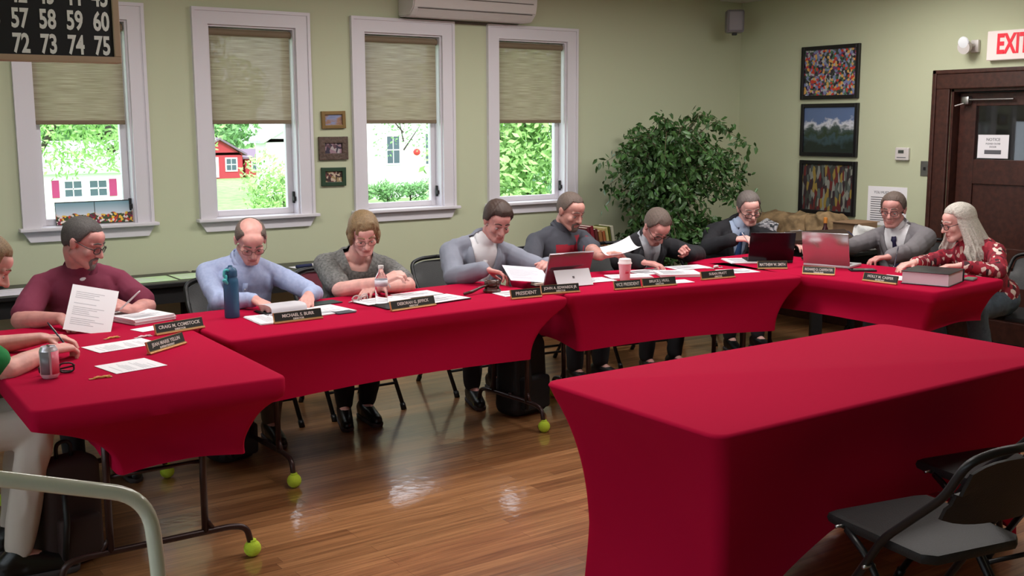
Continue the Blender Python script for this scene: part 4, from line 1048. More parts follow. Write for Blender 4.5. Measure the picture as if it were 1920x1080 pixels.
M_maroon = mat('maroon_pique', (122, 44, 70), .85, bump=.15, scale=350)
M_bluesh = ramp_mat('pale_blue_oxford', 'Noise', 60, [(.3, (158, 172, 210)), (.7, (174, 187, 220))], .8, interp='LINEAR')
M_heather = mat('heather_grey_knit', (112, 112, 110), .9, var=.35, scale=70)
M_ltgrey = mat('light_grey_wool', (132, 136, 150), .85, bump=.1, scale=300)
M_midgrey = mat('mid_grey_wool', (118, 114, 118), .85, bump=.1, scale=300)
M_blacksuit = mat('black_wool', (30, 30, 36), .85, bump=.1, scale=300)
M_dkpolo = mat('charcoal_polo', (66, 68, 78), .8, bump=.1, scale=350)
M_redpanel = mat('crimson_panel', (150, 16, 40), .75)
M_khaki = mat('khaki_cotton', (104, 92, 78), .85); M_cream = mat('cream_cotton', (212, 200, 190), .85); M_jean = mat('blue_denim', (72, 84, 98), .85, var=.15, scale=40); M_dark = mat('dark_trousers', (34, 34, 38), .85)
M_green = mat('kelly_green_cotton', (20, 128, 62), .85)
M_floral = ramp_mat('red_white_floral_blouse', 'Voronoi', 44, [(0, (150, 24, 46)), (.34, (226, 206, 196)), (.46, (120, 18, 40)), (.72, (176, 44, 62)), (.86, (60, 22, 32)), (.93, (214, 170, 160))], .8, vscale=(1, 1, .6))
def wp(w, d, n, curl=.5, *r): return (w, d, n, curl)+r
DN = (0, 0, -1)
person('man in a maroon polo with glasses and a grey goatee, reading a loose page', (1.29, 5.66), PI-.1, (1.272, 5.40, 1.12), (54, 22, 0), (1.28, 5.50, .975),
       dict(R=wp((1.10, 5.17, .80), (.25, -.75, -.25), DN, .55, .9, 1.0), L=wp((1.45, 5.26, .79), (-.75, -.1, .35), (-.2, .5, -.6), .95, .45)), skin=SK2, shw=.178, girth=1.12, arm=1.05, topm=M_maroon, sleeve='short', collar=M_maroon,
       hair=dict(th=.006, front=.078), hairm=H_sp, beard='chin lip', beardm=H_grey, glasses=dict(r=.0022), pants=M_dark, hs=.98, undershirt=True)
person('balding man in a light blue button-down shirt, head bowed over a notepad', (2.11, 5.68), PI-.22, (2.125, 5.44, 1.07), (0, 34, 0), (2.11, 5.52, .95),
       dict(R=wp((2.02, 5.14, .80), (.15, -.95, -.15), DN, .6), L=wp((2.30, 5.12, .80), (-.45, -.8, -.15), DN, .6)), skin=SK1, girth=1.05, topm=M_bluesh, collar=M_bluesh, placket=True, hair=dict(th=.006, bald=True, behind=-.05), hairm=H_gb, glasses=dict(r=.0013, m=mat('thin_metal_frame', (120, 96, 84), .3, .8)), pants=M_khaki, hs=.98,
       legs={'ankle+1': (.14, .10, .09), 'knee+1': (.14, .42, .54), 'knee-1': (-.15, .43, .54), 'ankle-1': (-.12, .30, .09)})
def bob(bm, C, A, s):
    rnd = random.Random(4)
    for k in range(46):
        a = math.radians(rnd.uniform(62, 298)); x, y = math.sin(a)*.076, math.cos(a)*.093-.012
        top = C+A @ (V((x*.9, y*.9, .05))*s); md = C+A @ (V((x*1.14, y*1.10, -.01))*s); lo = C+A @ (V((x*1.1, y*1.06, -.05-rnd.random()*.018))*s)
        cone(bm, top, md, .013*s, .015*s, 8, 2); cone(bm, md, lo, .015*s, .007*s, 8, 2)
    for k in range(12):
        x = -.05+k*.009; cone(bm, C+A @ (V((x*.8, .05, .10))*s), C+A @ (V((x*1.15, .086-abs(x)*.35, .052-rnd.random()*.01))*s), .012*s, .006*s, 8, 2)
person('woman in a heather grey short-sleeved top with short brown hair and glasses', (2.78, 5.68), PI-.25, (2.78, 5.42, 1.07), (-2, 30, 4), (2.785, 5.52, .945),
       dict(R=wp((2.72, 5.11, .835), (.75, -.25, .35), (.2, .3, -.8), .85), L=wp((2.76, 5.17, .795), (-.85, -.25, 0), DN, .5)), skin=SK3, shw=.175, girth=1.10, arm=1.12, topm=M_heather, sleeve='short', neckopen=1, hair=dict(th=.014, front=.06, side=-.02), hairm=H_lbrown, hair_extra=bob,
       glasses=dict(r=.0012, m=mat('thin_metal_frame', (120, 96, 84), .3, .8)), pants=mat('black_slacks', (20, 20, 22), .8), hs=.97, legs={'knee+1': (.10, .43, .54), 'knee-1': (-.10, .43, .54), 'ankle+1': (.08, .28, .09), 'ankle-1': (-.05, .25, .09)})
person('man in a light grey jacket and open white shirt, reading from a sheet', (3.64, 5.70), PI-.22, (3.70, 5.44, 1.085), (0, 26, -4), (3.65, 5.54, .955),
       dict(R=wp((3.42, 5.16, .84), (.75, -.55, -.2), (-.2, -.1, -.9), .6), L=wp((3.86, 5.14, .835), (-.6, -.6, .15), (-.4, .2, -.7), .9)), skin=SK2, shw=.19, girth=1.06, topm=M_whiteshirt, collar=M_whiteshirt, placket=True, jacket=M_ltgrey, jopen=.075, hair=dict(th=.014, front=.072, quiff=.004, vol=.004), hairm=H_dbrown, pants=M_dark, hs=.985,
       legs={'knee+1': (.12, .43, .54), 'ankle+1': (.10, .36, .09), 'ankle-1': (-.14, .10, .09), 'knee-1': (-.14, .42, .54)})
person('stocky man in a charcoal and red polo with a goatee, turned toward his papers', (4.36, 5.80), PI+.05, (4.39, 5.60, 1.105), (4, 22, 0), (4.37, 5.68, .975),
       dict(R=wp((4.02, 5.24, .82), (.3, -.9, -.1), DN, .7), L=wp((4.26, 5.13, .86), (.75, -.55, .15), (-.5, -.1, -.8), .6)), skin=SK4, shw=.20, girth=1.18, arm=1.1, topm=M_dkpolo, sleeve='short', collar=M_dkpolo, hair=dict(th=.005, front=.085), hairm=H_gb, beard='chin lip', beardm=H_gb, pants=M_dark, hs=1.0, jaw=1.1)
person('bowed man in a black suit and glasses, leaning low over the table', (5.02, 5.72), PI-.15, (4.955, 5.38, .985), (0, 46, 0), (4.98, 5.50, .885),
       dict(R=wp((4.60, 5.14, .795), (.55, -.8, -.05), DN, .45), L=wp((5.12, 5.24, .795), (-.65, -.1, .45), (-.2, -.8, -.3), 1.3)), skin=SK2, girth=1.02, topm=mat('pale_grey_shirt', (178, 182, 190), .8), collar=mat('pale_grey_shirt', (178, 182, 190), .8), jacket=M_blacksuit, jopen=.065, tie=mat('grey_tie', (130, 128, 136), .6), hair=dict(th=.010, front=.084, quiff=.003), hairm=H_gb, glasses=dict(r=.002), pants=M_dark, hs=1.0)
person('smiling man in a black suit and blue tie, glasses low on his nose', (6.08, 5.86), PI-.35, (6.08, 5.60, 1.045), (-6, 22, 6), (6.05, 5.68, .915),
       dict(R=wp((5.72, 5.40, .85), (.45, -.85, .1), (.3, .1, -.9), .65), L=wp((6.22, 5.30, .80), (-.2, -.9, 0), DN, .6)), skin=SK3, shw=.18, girth=1.0, topm=mat('pale_blue_shirt', (168, 186, 214), .8), collar=mat('pale_blue_shirt', (168, 186, 214), .8), jacket=M_blacksuit, jopen=.068, tie=mat('blue_tie', (42, 72, 116), .55), hair=dict(th=.009, front=.08), hairm=H_grey, glasses=dict(r=.0024, low=.010), pants=M_dark, hs=1.02)
person('man in a mid grey suit and dark tie behind the silver laptop', (6.86, 4.72), PI/2+.22, (6.60, 4.72, 1.06), (8, 10, 0), (6.68, 4.72, .925),
       dict(R=wp((6.12, 4.88, .80), (-.9, .1, -.1), DN, .6), L=wp((6.06, 4.34, .80), (-.7, .4, -.05), DN, .65)), skin=SK2, shw=.185, girth=1.1, topm=M_whiteshirt, collar=M_whiteshirt, jacket=M_midgrey, jopen=.075, tie=mat('dark_navy_tie', (44, 40, 78), .55), hair=dict(th=.009, front=.078), hairm=H_gb, glasses=dict(r=.0018), pants=M_dark, hs=1.02)
def longhair(bm, C, A, s):
    rnd = random.Random(11)
    for k in range(210):
        a = math.radians(rnd.uniform(66, 294)); x, y = math.sin(a), math.cos(a)
        back = max(0, -y); ln = .20+.14*back+rnd.random()*.06
        p0 = C+A @ (V((x*.06, y*.075-.012, .07))*s); p1 = C+A @ (V((x*.083, y*.098-.014, .0))*s)
        p2 = p1+V((x*.045, -.035-.03*back, -.13))+V((rnd.uniform(-.022, .022), rnd.uniform(-.022, .022), 0)); p3 = p2+V((x*.035+rnd.uniform(-.02, .02), -.035*back+rnd.uniform(-.02, .02), -(ln-.12)))
        cone(bm, p0, p1, .011, .011, 8, 2); cone(bm, p1, p2, .011, .010, 8, 2); pm = lerp(p2, p3, .5)+V((rnd.uniform(-.022, .022), rnd.uniform(-.018, .018), 0)); cone(bm, p2, pm, .010, .008, 8, 2); cone(bm, pm, p3, .008, .004, 8, 2)
person('woman with long grey hair and glasses in a red and white floral blouse', (6.48, 3.86), PI/2-.15, (6.26, 3.99, 1.04), (-26, 14, 0), (6.34, 3.94, .915),
       dict(R=wp((5.92, 4.06, .80), (-.95, .2, -.1), DN, .6), L=wp((6.02, 3.80, .80), (-.6, .7, -.05), DN, .55)), skin=SK3, shw=.165, girth=1.08, topm=M_floral, sleeve='long', hair=dict(th=.014, front=.074, side=.0, part=.0), hairm=H_white, hair_extra=longhair, glasses=dict(r=.0022, low=.002), pants=M_jean, hs=.98,
       legs={'knee+1': (.10, .40, .54), 'knee-1': (-.17, .36, .53), 'ankle-1': (-.18, .22, .09), 'ankle+1': (.12, .30, .09)})
def tuft(bm, C, A, s):
    rnd = random.Random(5)
    for k in range(40):
        a = math.radians(rnd.uniform(60, 300)); x, y = math.sin(a)*.078, math.cos(a)*.094-.012
        cone(bm, C+A @ (V((x*.9, y*.9, .06))*s), C+A @ (V((x*1.15, y*1.12, -.05-rnd.random()*.03))*s), .014*s, .008*s, 8, 2)
person('person in a green shirt and cream trousers writing at the left edge of the picture', (.34, 4.42), -PI/2, (.69, 4.50, 1.145), (-6, 30, 0), (.53, 4.49, .985),
       dict(L=wp((.92, 4.72, .80), (.95, -.2, -.05), DN, .7), R=wp((.90, 4.44, .80), (.85, .45, -.02), (.1, .2, -.9), .9)), skin=SK1, shw=.17, girth=1.02, topm=M_green, sleeve='short', hair=dict(th=.014, front=.07), hairm=H_lbrown, hair_extra=tuft, pants=M_cream, hs=.98,
       legs={'knee+1': (.20, .45, .56), 'knee-1': (-.05, .46, .56), 'ankle+1': (.24, .34, .10), 'ankle-1': (-.06, .38, .10)})
# ------------------------------------------------------------ things on the tables
ZT0 = .7515
M_ink = mat('grey_ink', (95, 95, 100), .8)
def sheet(x, y, rz, label, w=.216, h=.279, n=1, z=ZT0, m=None, lines=True, name='paper', cat='paper', group='loose papers on the red tables', tilt=(0, 0), curl=0.0):
    """flat sheet or stack; local y is the long side"""
    t = thing(name, label, cat, (x, y, z), rz, group); rnd = random.Random(int(x*1000+y*77))
    if tilt != (0, 0): t.rotation_euler = (tilt[0], tilt[1], rz)
    th = .0006 if n == 1 else .0008*n; bm = B()
    if n == 1:
        g = []; nx = 8
        for j in range(nx+1):
            for i in range(nx+1):
                u, v = i/nx-.5, j/nx-.5
                g.append((bm.verts.new((u*w, v*h, .0002+curl*(u*u*.6+v*v*1.2)+curl*.3*u*v)), bm.verts.new((u*w, v*h, .0010+curl*(u*u*.6+v*v*1.2)+curl*.3*u*v))))
        m_ = nx+1
        for j in range(nx):
            for i in range(nx):
                a, b, c, d = g[j*m_+i], g[j*m_+i+1], g[(j+1)*m_+i+1], g[(j+1)*m_+i]
                bm.faces.new((a[0], b[0], c[0], d[0])); bm.faces.new((a[1], d[1], c[1], b[1]))
        for i in range(nx):
            for (p, q) in ((i, i+1), (nx*m_+i, nx*m_+i+1), (i*m_, (i+1)*m_), (i*m_+nx, (i+1)*m_+nx)):
                bm.faces.new((g[p][0], g[q][0], g[q][1], g[p][1]))
    else:
        k = max(2, min(7, n//6)); 
        for i in range(k):
            dx, dy, a = rnd.uniform(-.004, .004), rnd.uniform(-.004, .004), rnd.uniform(-.02, .02)
            box(bm, -w/2, w/2, -h/2, h/2, th*i/k, th*(i+1)/k-.0002, mtx=Matrix.Translation((dx, dy, 0)) @ Matrix.Rotation(a, 4, 'Z'))
    obj('sheet', bm, m or M_paper, t)
    if lines and curl == 0:
        bm = B(); k = 0; yy = h/2-.035
        while yy > -h/2+.03:
            if rnd.random() < .85: box(bm, -w/2+.022, -w/2+.022+(w-.05)*rnd.uniform(.45, 1), yy, yy+.0032, th+.0003, th+.0008)
            yy -= .0095 if rnd.random() < .9 else .02
        obj('print', bm, mat('faint_ink', (196, 196, 202), .8), t)
    return t
M_plate = mat('nameplate_black', (34, 38, 36), .35); M_brass = mat('brass_holder', (206, 168, 116), .3, .7); M_txt = mat('engraved_white', (212, 212, 206), .6)
def nameplate(p0, p1, l1, l2, label, z=ZT0, h=.05):
    (x0, y0), (x1, y1) = p0, p1; L = math.hypot(x1-x0, y1-y0); rz = math.atan2(y1-y0, x1-x0)
    n = thing('nameplate', label, 'nameplate', ((x0+x1)/2, (y0+y1)/2, z), rz, 'desk nameplates'); tl = Matrix.Rotation(-.30, 4, 'X')
    obj('plate', transform(boxb(-L/2+.003, L/2-.003, -.003, .003, .006, h), tl), M_plate, n)
    bm = B(); box(bm, -L/2, L/2, -.010, .014, 0, .007, .002); box(bm, -L/2, L/2, -.006, -.003, .002, .010, mtx=tl); box(bm, -L/2, L/2, .003, .0055, .002, h+.002, mtx=tl); box(bm, -L/2, -L/2+.003, -.004, .004, .004, h+.002, mtx=tl)
    obj('holder', bm, M_brass, n)
    lines = [(l1, 0, .032 if l2 else .028, .021 if l2 else .026)]
    if l2: lines.append((l2, 0, .0145, .0115))
    obj('lettering', transform(text_mesh(lines, 1, width=L*.86, bold=.0005, depth=.0003), tl @ Matrix.Translation((0, -.0035, 0)) @ FACE_Y), M_txt, n)
nameplate((1.40, 4.745), (1.64, 4.81), 'CRAIG M. COMSTOCK', 'DIRECTOR', 'black nameplate in front of the man in maroon, beside the paper stack')
nameplate((1.255, 4.36), (1.45, 4.50), 'JEAN MARIE YELLIN', 'SUPERINTENDENT', 'black nameplate set askew on the left table, nearest the camera')
nameplate((1.935, 4.70), (2.185, 4.71), 'MICHAEL S. BURR', 'DIRECTOR', 'black nameplate in front of the balding man in light blue')
nameplate((2.54, 4.675), (2.82, 4.715), 'DEBORAH G. JEFFICK', 'DIRECTOR', 'black nameplate in front of the woman in the grey top')
nameplate((3.235, 4.63), (3.42, 4.61), 'PRESIDENT', '', 'short black nameplate without a second line, right of the gavel')
nameplate((3.46, 4.665), (3.69, 4.62), 'JOHN A. EDWARDS JR', 'DIRECTOR', 'black nameplate standing in front of the tablet')
nameplate((3.885, 4.555), (4.06, 4.525), 'VICE PRESIDENT', '', 'short black nameplate below the pink cup')
nameplate((4.072, 4.53), (4.30, 4.495), 'BRUCE J. HULL', 'DIRECTOR', 'black nameplate directly right of the short one by the pink cup')
nameplate((4.55, 4.545), (4.80, 4.515), 'SUSAN PRATT', 'DIRECTOR', 'black nameplate near the right end of the back row')
nameplate((5.19, 4.69), (5.35, 4.585), 'MATTHEW W. SMITH', '', 'black nameplate in front of the open black laptop')
nameplate((5.235, 4.37), (5.335, 4.205), 'RICHARD D. CARPENTER', 'TREASURER', 'black nameplate in front of the silver laptop')
nameplate((5.30, 3.975), (5.31, 3.75), 'HOLLY M. CASPER', 'SECRETARY', 'black nameplate left of the thick black binder')
# papers on the left table
sheet(1.135, 4.195, R90+.18, 'blank form with faint marks lying near the drink can', w=.19, h=.205)
sheet(1.215, 4.62, R90+.20, 'printed agenda page under the writing hand', w=.17, h=.27)
sheet(1.46, 5.21, .30, 'thick paper stack in front of the man in maroon', n=34, w=.22, h=.27, cat='paper stack')
sheet(1.205, 5.045, -.32, 'upright page held by the man in maroon', z=.845, tilt=(.95, .22), w=.20, h=.23)
sheet(1.42, 4.93, .3, 'sheet corner sticking out behind the nameplate of the man in maroon', w=.12, h=.10, lines=False)
def crumb(x, y, label, col=(200, 150, 80), s=1.0, rz=0):
    n = thing('candy_wrapper', label, 'wrapper', (x, y, ZT0), rz, 'candy wrappers on the left table')
    bm = B()
    for k in range(5): cone(bm, (-.018*s+.009*s*k, .003*math.sin(k*2), .003+.002*(k % 2)), (-.009*s+.009*s*k, -.003*math.sin(k), .004), .004*s, .0035*s, 8, 2)
    m_ = mat('wrapper_%d' % col[0], col, .3, .3)
    obj('wrapper_body', bm, m_, n, 'all'); bm = B(); box(bm, -.034*s, -.016*s, -.008, .008, .001, .0022); box(bm, .016*s, .034*s, -.009, .009, .001, .0022); obj('twist_end', bm, m_, n)
crumb(.985, 4.05, 'flat gold candy wrapper in front of the drink can', s=1.2)
crumb(1.225, 4.80, 'gold candy wrapper beside the upright page', s=1.1, rz=.3)
crumb(1.345, 4.745, 'clear crumpled wrapper beside the askew papers', (225, 200, 205), 1.2, .2)
# drink can
n = thing('drink_can', 'silver and pink drink can at the left table corner', 'can', (.835, 4.165, ZT0))
bm = B(); lathe(bm, [(.024, 0), (.027, .003), (.0325, .012), (.033, .02), (.033, .10), (.031, .108), (.0265, .116), (.0262, .119), (.024, .119), (.024, .116)], n=32); obj('body', bm, mat('can_silver', (214, 208, 214), .3, .5), n, 50)
def half_band(r, z0, z1, a0, a1, m, name, par, k=16):
    bm = B(); g = []
    for i in range(k+1):
        a = a0+(a1-a0)*i/k; g.append([bm.verts.new((math.cos(a)*q, math.sin(a)*q, z)) for q, z in ((r, z0), (r, z1), (r-.0008, z1), (r-.0008, z0))])
    for a, b in zip(g, g[1:]):
        for j in range(4): bm.faces.new((a[j], b[j], b[(j+1) % 4], a[(j+1) % 4]))
    bm.faces.new(g[0]); bm.faces.new(g[-1][::-1]); return obj(name, bm, m, par, 'all')
half_band(.0336, .018, .102, -1.55, -.2, mat('can_pink', (226, 110, 130), .35), 'label_band', n); half_band(.0336, .018, .102, -2.9, -1.75, mat('can_grey', (120, 118, 122), .35), 'grey_band', n)
bm = B(); tube(bm, [(.0, -.012, .1205), (0, .012, .1205)], .004, 8); obj('tab', bm, M_metal, n)
# dark eyeglasses / keys by can
def folded_glasses(x, y, rz, label, m, s=1.0):
    n = thing('eyeglasses', label, 'glasses', (x, y, ZT0), rz); bm = B(); ln = B()
    for k in (-1, 1):
        lp = [(k*.034+.026*math.copysign(abs(math.cos(a))**.7, math.cos(a)), 0.006, .020+.018*math.copysign(abs(math.sin(a))**.7, math.sin(a))) for a in [2*PI*j/18 for j in range(18)]]
        tube(bm, lp, .0022*s, 6, closed=True); ln.faces.new([ln.verts.new(p) for p in lp])
    tube(bm, [(-.009, .006, .026), (0, .006, .029), (.009, .006, .026)], .002*s, 6)
    obj('frame', bm, m, n, 'all'); bmesh.ops.solidify(ln, geom=ln.faces[:], thickness=.0012); obj('lens', ln, M_lens, n)
    for k in (-1, 1):
        bm = B(); tube(bm, [(k*.062, .008, .028), (k*.058, .02+.008*k, .020), (-k*.04, .028+.006*k, .004), (-k*.055, .032+.006*k, .003)], .0022*s, 6); obj('temple', bm, m, n, 'all')
    return n
folded_glasses(.87, 4.215, -.2, 'dark folded eyeglasses lying behind the drink can', mat('dark_spectacle_frame', (36, 26, 28), .35), 1.6)
folded_glasses(2.555, 5.03, .4, 'clear framed eyeglasses lying by the forearm of the woman in grey', mat('clear_frame', (190, 170, 168), .2), 1.4)
# blue bottle
n = thing('water_bottle', 'tall dark blue flask with a turquoise flip spout', 'bottle', (1.845, 5.00, ZT0), .2)
bm = B(); lathe(bm, [(.033, 0), (.036, .004), (.036, .17), (.034, .185), (.030, .195), (.0295, .20)], n=32); obj('body', bm, mat('flask_blue', (38, 92, 128), .45), n, 50)
bm = B(); lathe(bm, [(.0315, .198), (.032, .202), (.0315, .225), (.026, .238), (.012, .245), (.010, .252), (.003, .254)], n=28); obj('lid', bm, mat('flask_lid_blue', (32, 78, 112), .45), n, 50)
bm = B(); tube(bm, arc([(-.022, -.018, .232), (-.045, -.02, .236), (-.050, -.02, .205), (-.036, -.02, .20)], .01), .0062, 10); cone(bm, (-.048, -.024, .185), (-.036, -.022, .172), .011, .008); cone(bm, (-.040, -.022, .205), (-.044, -.024, .182), .008, .008); obj('spout', bm, mat('turquoise_plastic', (70, 176, 180), .3), n, 'all')
# clear bottle
def clear_mat():
    m = bpy.data.materials.new('clear_plastic'); m.use_nodes = True; b = m.node_tree.nodes['Principled BSDF']
    b.inputs['Transmission Weight'].default_value = 1; b.inputs['IOR'].default_value = 1.2; b.inputs['Roughness'].default_value = .06; b.inputs['Base Color'].default_value = (.93, .93, .95, 1); return m
n = thing('water_bottle', 'clear plastic water bottle with a white label', 'bottle', (2.585, 4.86, ZT0))
bm = B(); pr = [(.028, 0), (.032, .004)]
for k in range(10): pr += [(.0325, .012+k*.009), (.0305, .0165+k*.009)]
pr += [(.033, .105), (.033, .135), (.030, .150), (.020, .168), (.0135, .182), (.0125, .196)]
lathe(bm, pr, n=28); obj('body', bm, clear_mat(), n, 'all')
half_band(.0337, .104, .136, 0, 2*PI-.01, mat('bottle_label', (226, 226, 236), .4), 'label_band', n, 30)
bm = B(); lathe(bm, [(.0145, .194), (.0145, .208), (.013, .210)], n=20); obj('cap', bm, M_plastic, n, 40)
# notepad rolled over + papers of the man in blue
n = thing('notepad', 'white notepad with its pages rolled over, in front of the balding man', 'notepad', (2.085, 4.985, ZT0), .06)
bm = B(); pts = []
for k in range(15):
    a = -.5*PI+PI*1.35*k/14; pts.append((-.0+.030*math.cos(a)*1.0-.04, .024+.022*math.sin(a)))
pts = [(.11, .002)]+[(-.06+.03*0, .002)]+[(-.075-.028*math.sin(PI*k/12), .026-.024*math.cos(PI*k/12)) for k in range(13)]+[(-.03, .052), (.03, .046), (.075, .036)]
lo = [(bm.verts.new((-.095, y, z)), bm.verts.new((.095, y, z))) for y, z in [(q[0], q[1]) for q in pts]]
for a, b in zip(lo, lo[1:]): bm.faces.new((a[0], a[1], b[1], b[0]))
bmesh.ops.solidify(bm, geom=bm.faces[:], thickness=.004)
obj('pages', bm, M_paper, n, 40)
bm = B()
for k in range(14): tube(bm, [( -.1, .06-.012*k*.9, .001), (-.104, .06-.012*k*.9, .010), (-.098, .06-.012*k*.9, .016)], .0018, 6)
obj('wire_binding', bm, M_black, n)
sheet(2.03, 4.83, 1.52, 'left white page under the nameplate of the balding man', w=.24, h=.30, n=8, cat='paper stack')
sheet(2.27, 4.90, .12, 'fanned white pages right of the rolled notepad', w=.26, h=.24, n=6, cat='paper stack')
def folder(x, y, rz, w, h, label, m=None):
    n = thing('folder', label, 'folder', (x, y, ZT0-.0002), rz, 'dark folders on the back tables'); obj('cover', boxb(-w/2, w/2, -h/2, h/2, 0, .005, .001), m or M_black, n); obj('spine', boxb(-w/2-.004, -w/2+.004, -h/2, h/2, 0, .007, .002), m or M_black, n)
folder(2.35, 5.11, .12, .23, .10, 'dark green folder by the left hand of the balding man', mat('dark_green_card', (44, 62, 58), .6))
folder(2.34, 4.795, .08, .10, .07, 'dark clip corner under the fanned pages', mat('slate_card', (70, 74, 80), .6))
folder(2.70, 4.84, .03, .30, .20, 'dark folder under the clear bottle'); folder(2.94, 4.87, .12, .25, .22, 'dark folder beneath the right hand pages of the woman in grey')
sheet(2.655, 4.985, .10, 'left page in front of the woman in grey', w=.28, h=.17, n=3, z=ZT0+.006)
sheet(2.90, 5.05, .05, 'upper right page in front of the woman in grey', w=.24, h=.16, n=3, z=ZT0+.006)
sheet(2.94, 4.85, .15, 'lower right page on the dark folder of the woman in grey', w=.24, h=.19, n=3, z=ZT0+.006)
# gavel and block
n = thing('sound_block', 'round dark wooden sound block under the gavel', 'sound block', (3.30, 4.91, ZT0))
Mw = mat('dark_walnut', (66, 36, 28), .3); bm = B(); lathe(bm, [(.048, 0), (.05, .004), (.05, .012), (.044, .018), (.042, .020)], n=32); obj('block', bm, Mw, n, 40)
n = thing('gavel', 'dark wooden gavel resting on its round block', 'gavel', (3.30, 4.91, ZT0+.020), -.6)
T = Matrix.Translation((-.042, 0, .026)) @ Matrix.Rotation(PI/2, 4, 'Y'); bm = B(); lathe(bm, [(.020, 0), (.026, .004), (.026, .014), (.020, .018), (.023, .030), (.023, .054), (.020, .066), (.026, .070), (.026, .080), (.020, .084)], n=24, mtx=T); obj('head', bm, Mw, n, 30)
bm = B(); tube(bm, [(0, 0, .026), (-.06, -.05, .014), (-.11, -.095, -.004), (-.15, -.13, -.010)], [.006, .007, .0095, .008], 12); obj('handle', bm, Mw, n, 'all')
# papers of man in grey jacket
sheet(3.40, 4.80, -.1, 'white page between the gavel and the tablet', w=.26, h=.17, n=3)
sheet(3.62, 5.03, -.22, 'shaded sheet held up by the man in the light grey jacket', z=.812, tilt=(.42, .12), w=.25, h=.17, m=mat('shaded_paper', (208, 206, 216), .8))  # shade on the held sheet is put into its greyer paper colour
n = thing('notebook', 'small tan and black notebook behind the loose page by the tablet', 'notebook', (3.70, 4.95, ZT0), -.1); obj('pages', boxb(-.08, .08, -.03, .03, .004, .016), mat('cream_card', (214, 204, 186), .7), n); obj('cover', boxb(-.083, .083, -.033, .033, 0, .004), M_black, n)
# tablet with kickstand
M_alu = mat('tablet_silver', (198, 198, 202), .35, .35)
n = thing('tablet_computer', 'silver tablet with a kickstand and red reflecting back', 'tablet', (3.80, 4.82, ZT0), -.12)
tm = Matrix.Translation((0, .07, .003)) @ Matrix.Rotation(-.42, 4, 'X') @ Matrix.Rotation(0, 4, 'Z')
tm = Matrix.Translation((0, .085, .004)) @ Matrix.Rotation(.38, 4, 'X')
obj('display_body', boxb(-.146, .146, -.0045, .0045, 0, .20, .003, mtx=tm), mat('tablet_back', (150, 130, 140), .16, .75), n, True)
obj('edge', boxb(-.148, .148, .001, .006, -.002, .202, .002, mtx=tm), M_alu, n)
km = Matrix.Translation((0, -.030, .003)) @ Matrix.Rotation(-.52, 4, 'X')
obj('kickstand', boxb(-.118, .118, -.0015, .0015, 0, .105, .001, mtx=km), M_alu, n)
bm = B(); s = .006
for dx in (-1, 1):
    for dz in (-1, 1): box(bm, dx*(s*.6)-s*.5, dx*(s*.6)+s*.5, -.0025, -.0012, .055+dz*s*.6-s*.5, .055+dz*s*.6+s*.5, mtx=km)
obj('emblem', bm, mat('emblem_dark', (70, 60, 66), .4), n)
obj('keyboard', boxb(-.14, .14, .11, .25, 0, .005, .002), M_black, n)
# pink cup
n = thing('paper_cup', 'pale pink cup with a white lid', 'cup', (4.185, 4.815, ZT0))
bm = B(); lathe(bm, [(.028, 0), (.029, .002), (.038, .10), (.040, .103)], n=32); obj('cup', bm, mat('cup_pink', (238, 186, 196), .5), n, 50)
bm = B(); lathe(bm, [(.042, .100), (.042, .106), (.038, .110), (.036, .128), (.030, .131)], n=32); obj('lid', bm, mat('cup_lid', (244, 236, 236), .4), n, 50)
half_band(.0360, .045, .062, -2.2, -1.6, mat('cup_mark', (214, 90, 110), .5), 'printed_mark', n)
# papers middle right
sheet(4.02, 4.93, -.12, 'white page left of the pink cup', w=.26, h=.17, n=3); sheet(4.29, 4.90, -.35, 'stapled pages right of the pink cup', w=.26, h=.15, n=12)
sheet(4.36, 5.06, -.15, 'curled page lifted by the stocky man', z=.885, tilt=(.35, -.22), w=.22, h=.13, curl=.10)
sheet(4.56, 5.00, -.1, 'white page under the hand of the bowed man', w=.25, h=.21, n=3); sheet(4.60, 4.80, -.5, 'thick stack of pages before the bowed man', w=.26, h=.20, n=22, cat='paper stack'); sheet(4.37, 4.60, -.25, 'loose white page near the table edge right of the cup nameplates', w=.22, h=.12, n=2)
sheet(4.90, 5.02, -.2, 'sheet laid across the right end of the back row', w=.26, h=.17, n=3); sheet(5.02, 4.70, -.25, 'white sheet behind the last nameplate of the back row', w=.22, h=.17, n=3)
sheet(5.42, 5.02, -.5, 'pages in front of the man with the blue tie', w=.24, h=.24, n=10, cat='paper stack')
# white earbuds / cable
n = thing('earbuds', 'white earbuds lying between the papers and the black laptop', 'earbuds', (5.00, 4.88, ZT0)); bm = B(); cone(bm, (0, 0, .010), (.03, .008, .010), .010, .010); obj('case', bm, M_plastic, n, 'all'); bm = B(); tube(bm, [(-.06, .03, .003), (-.03, -.02, .003), (.01, .02, .003), (.05, -.02, .003), (.07, .01, .003)], .003, 6); obj('cord', bm, M_plastic, n, 'all')
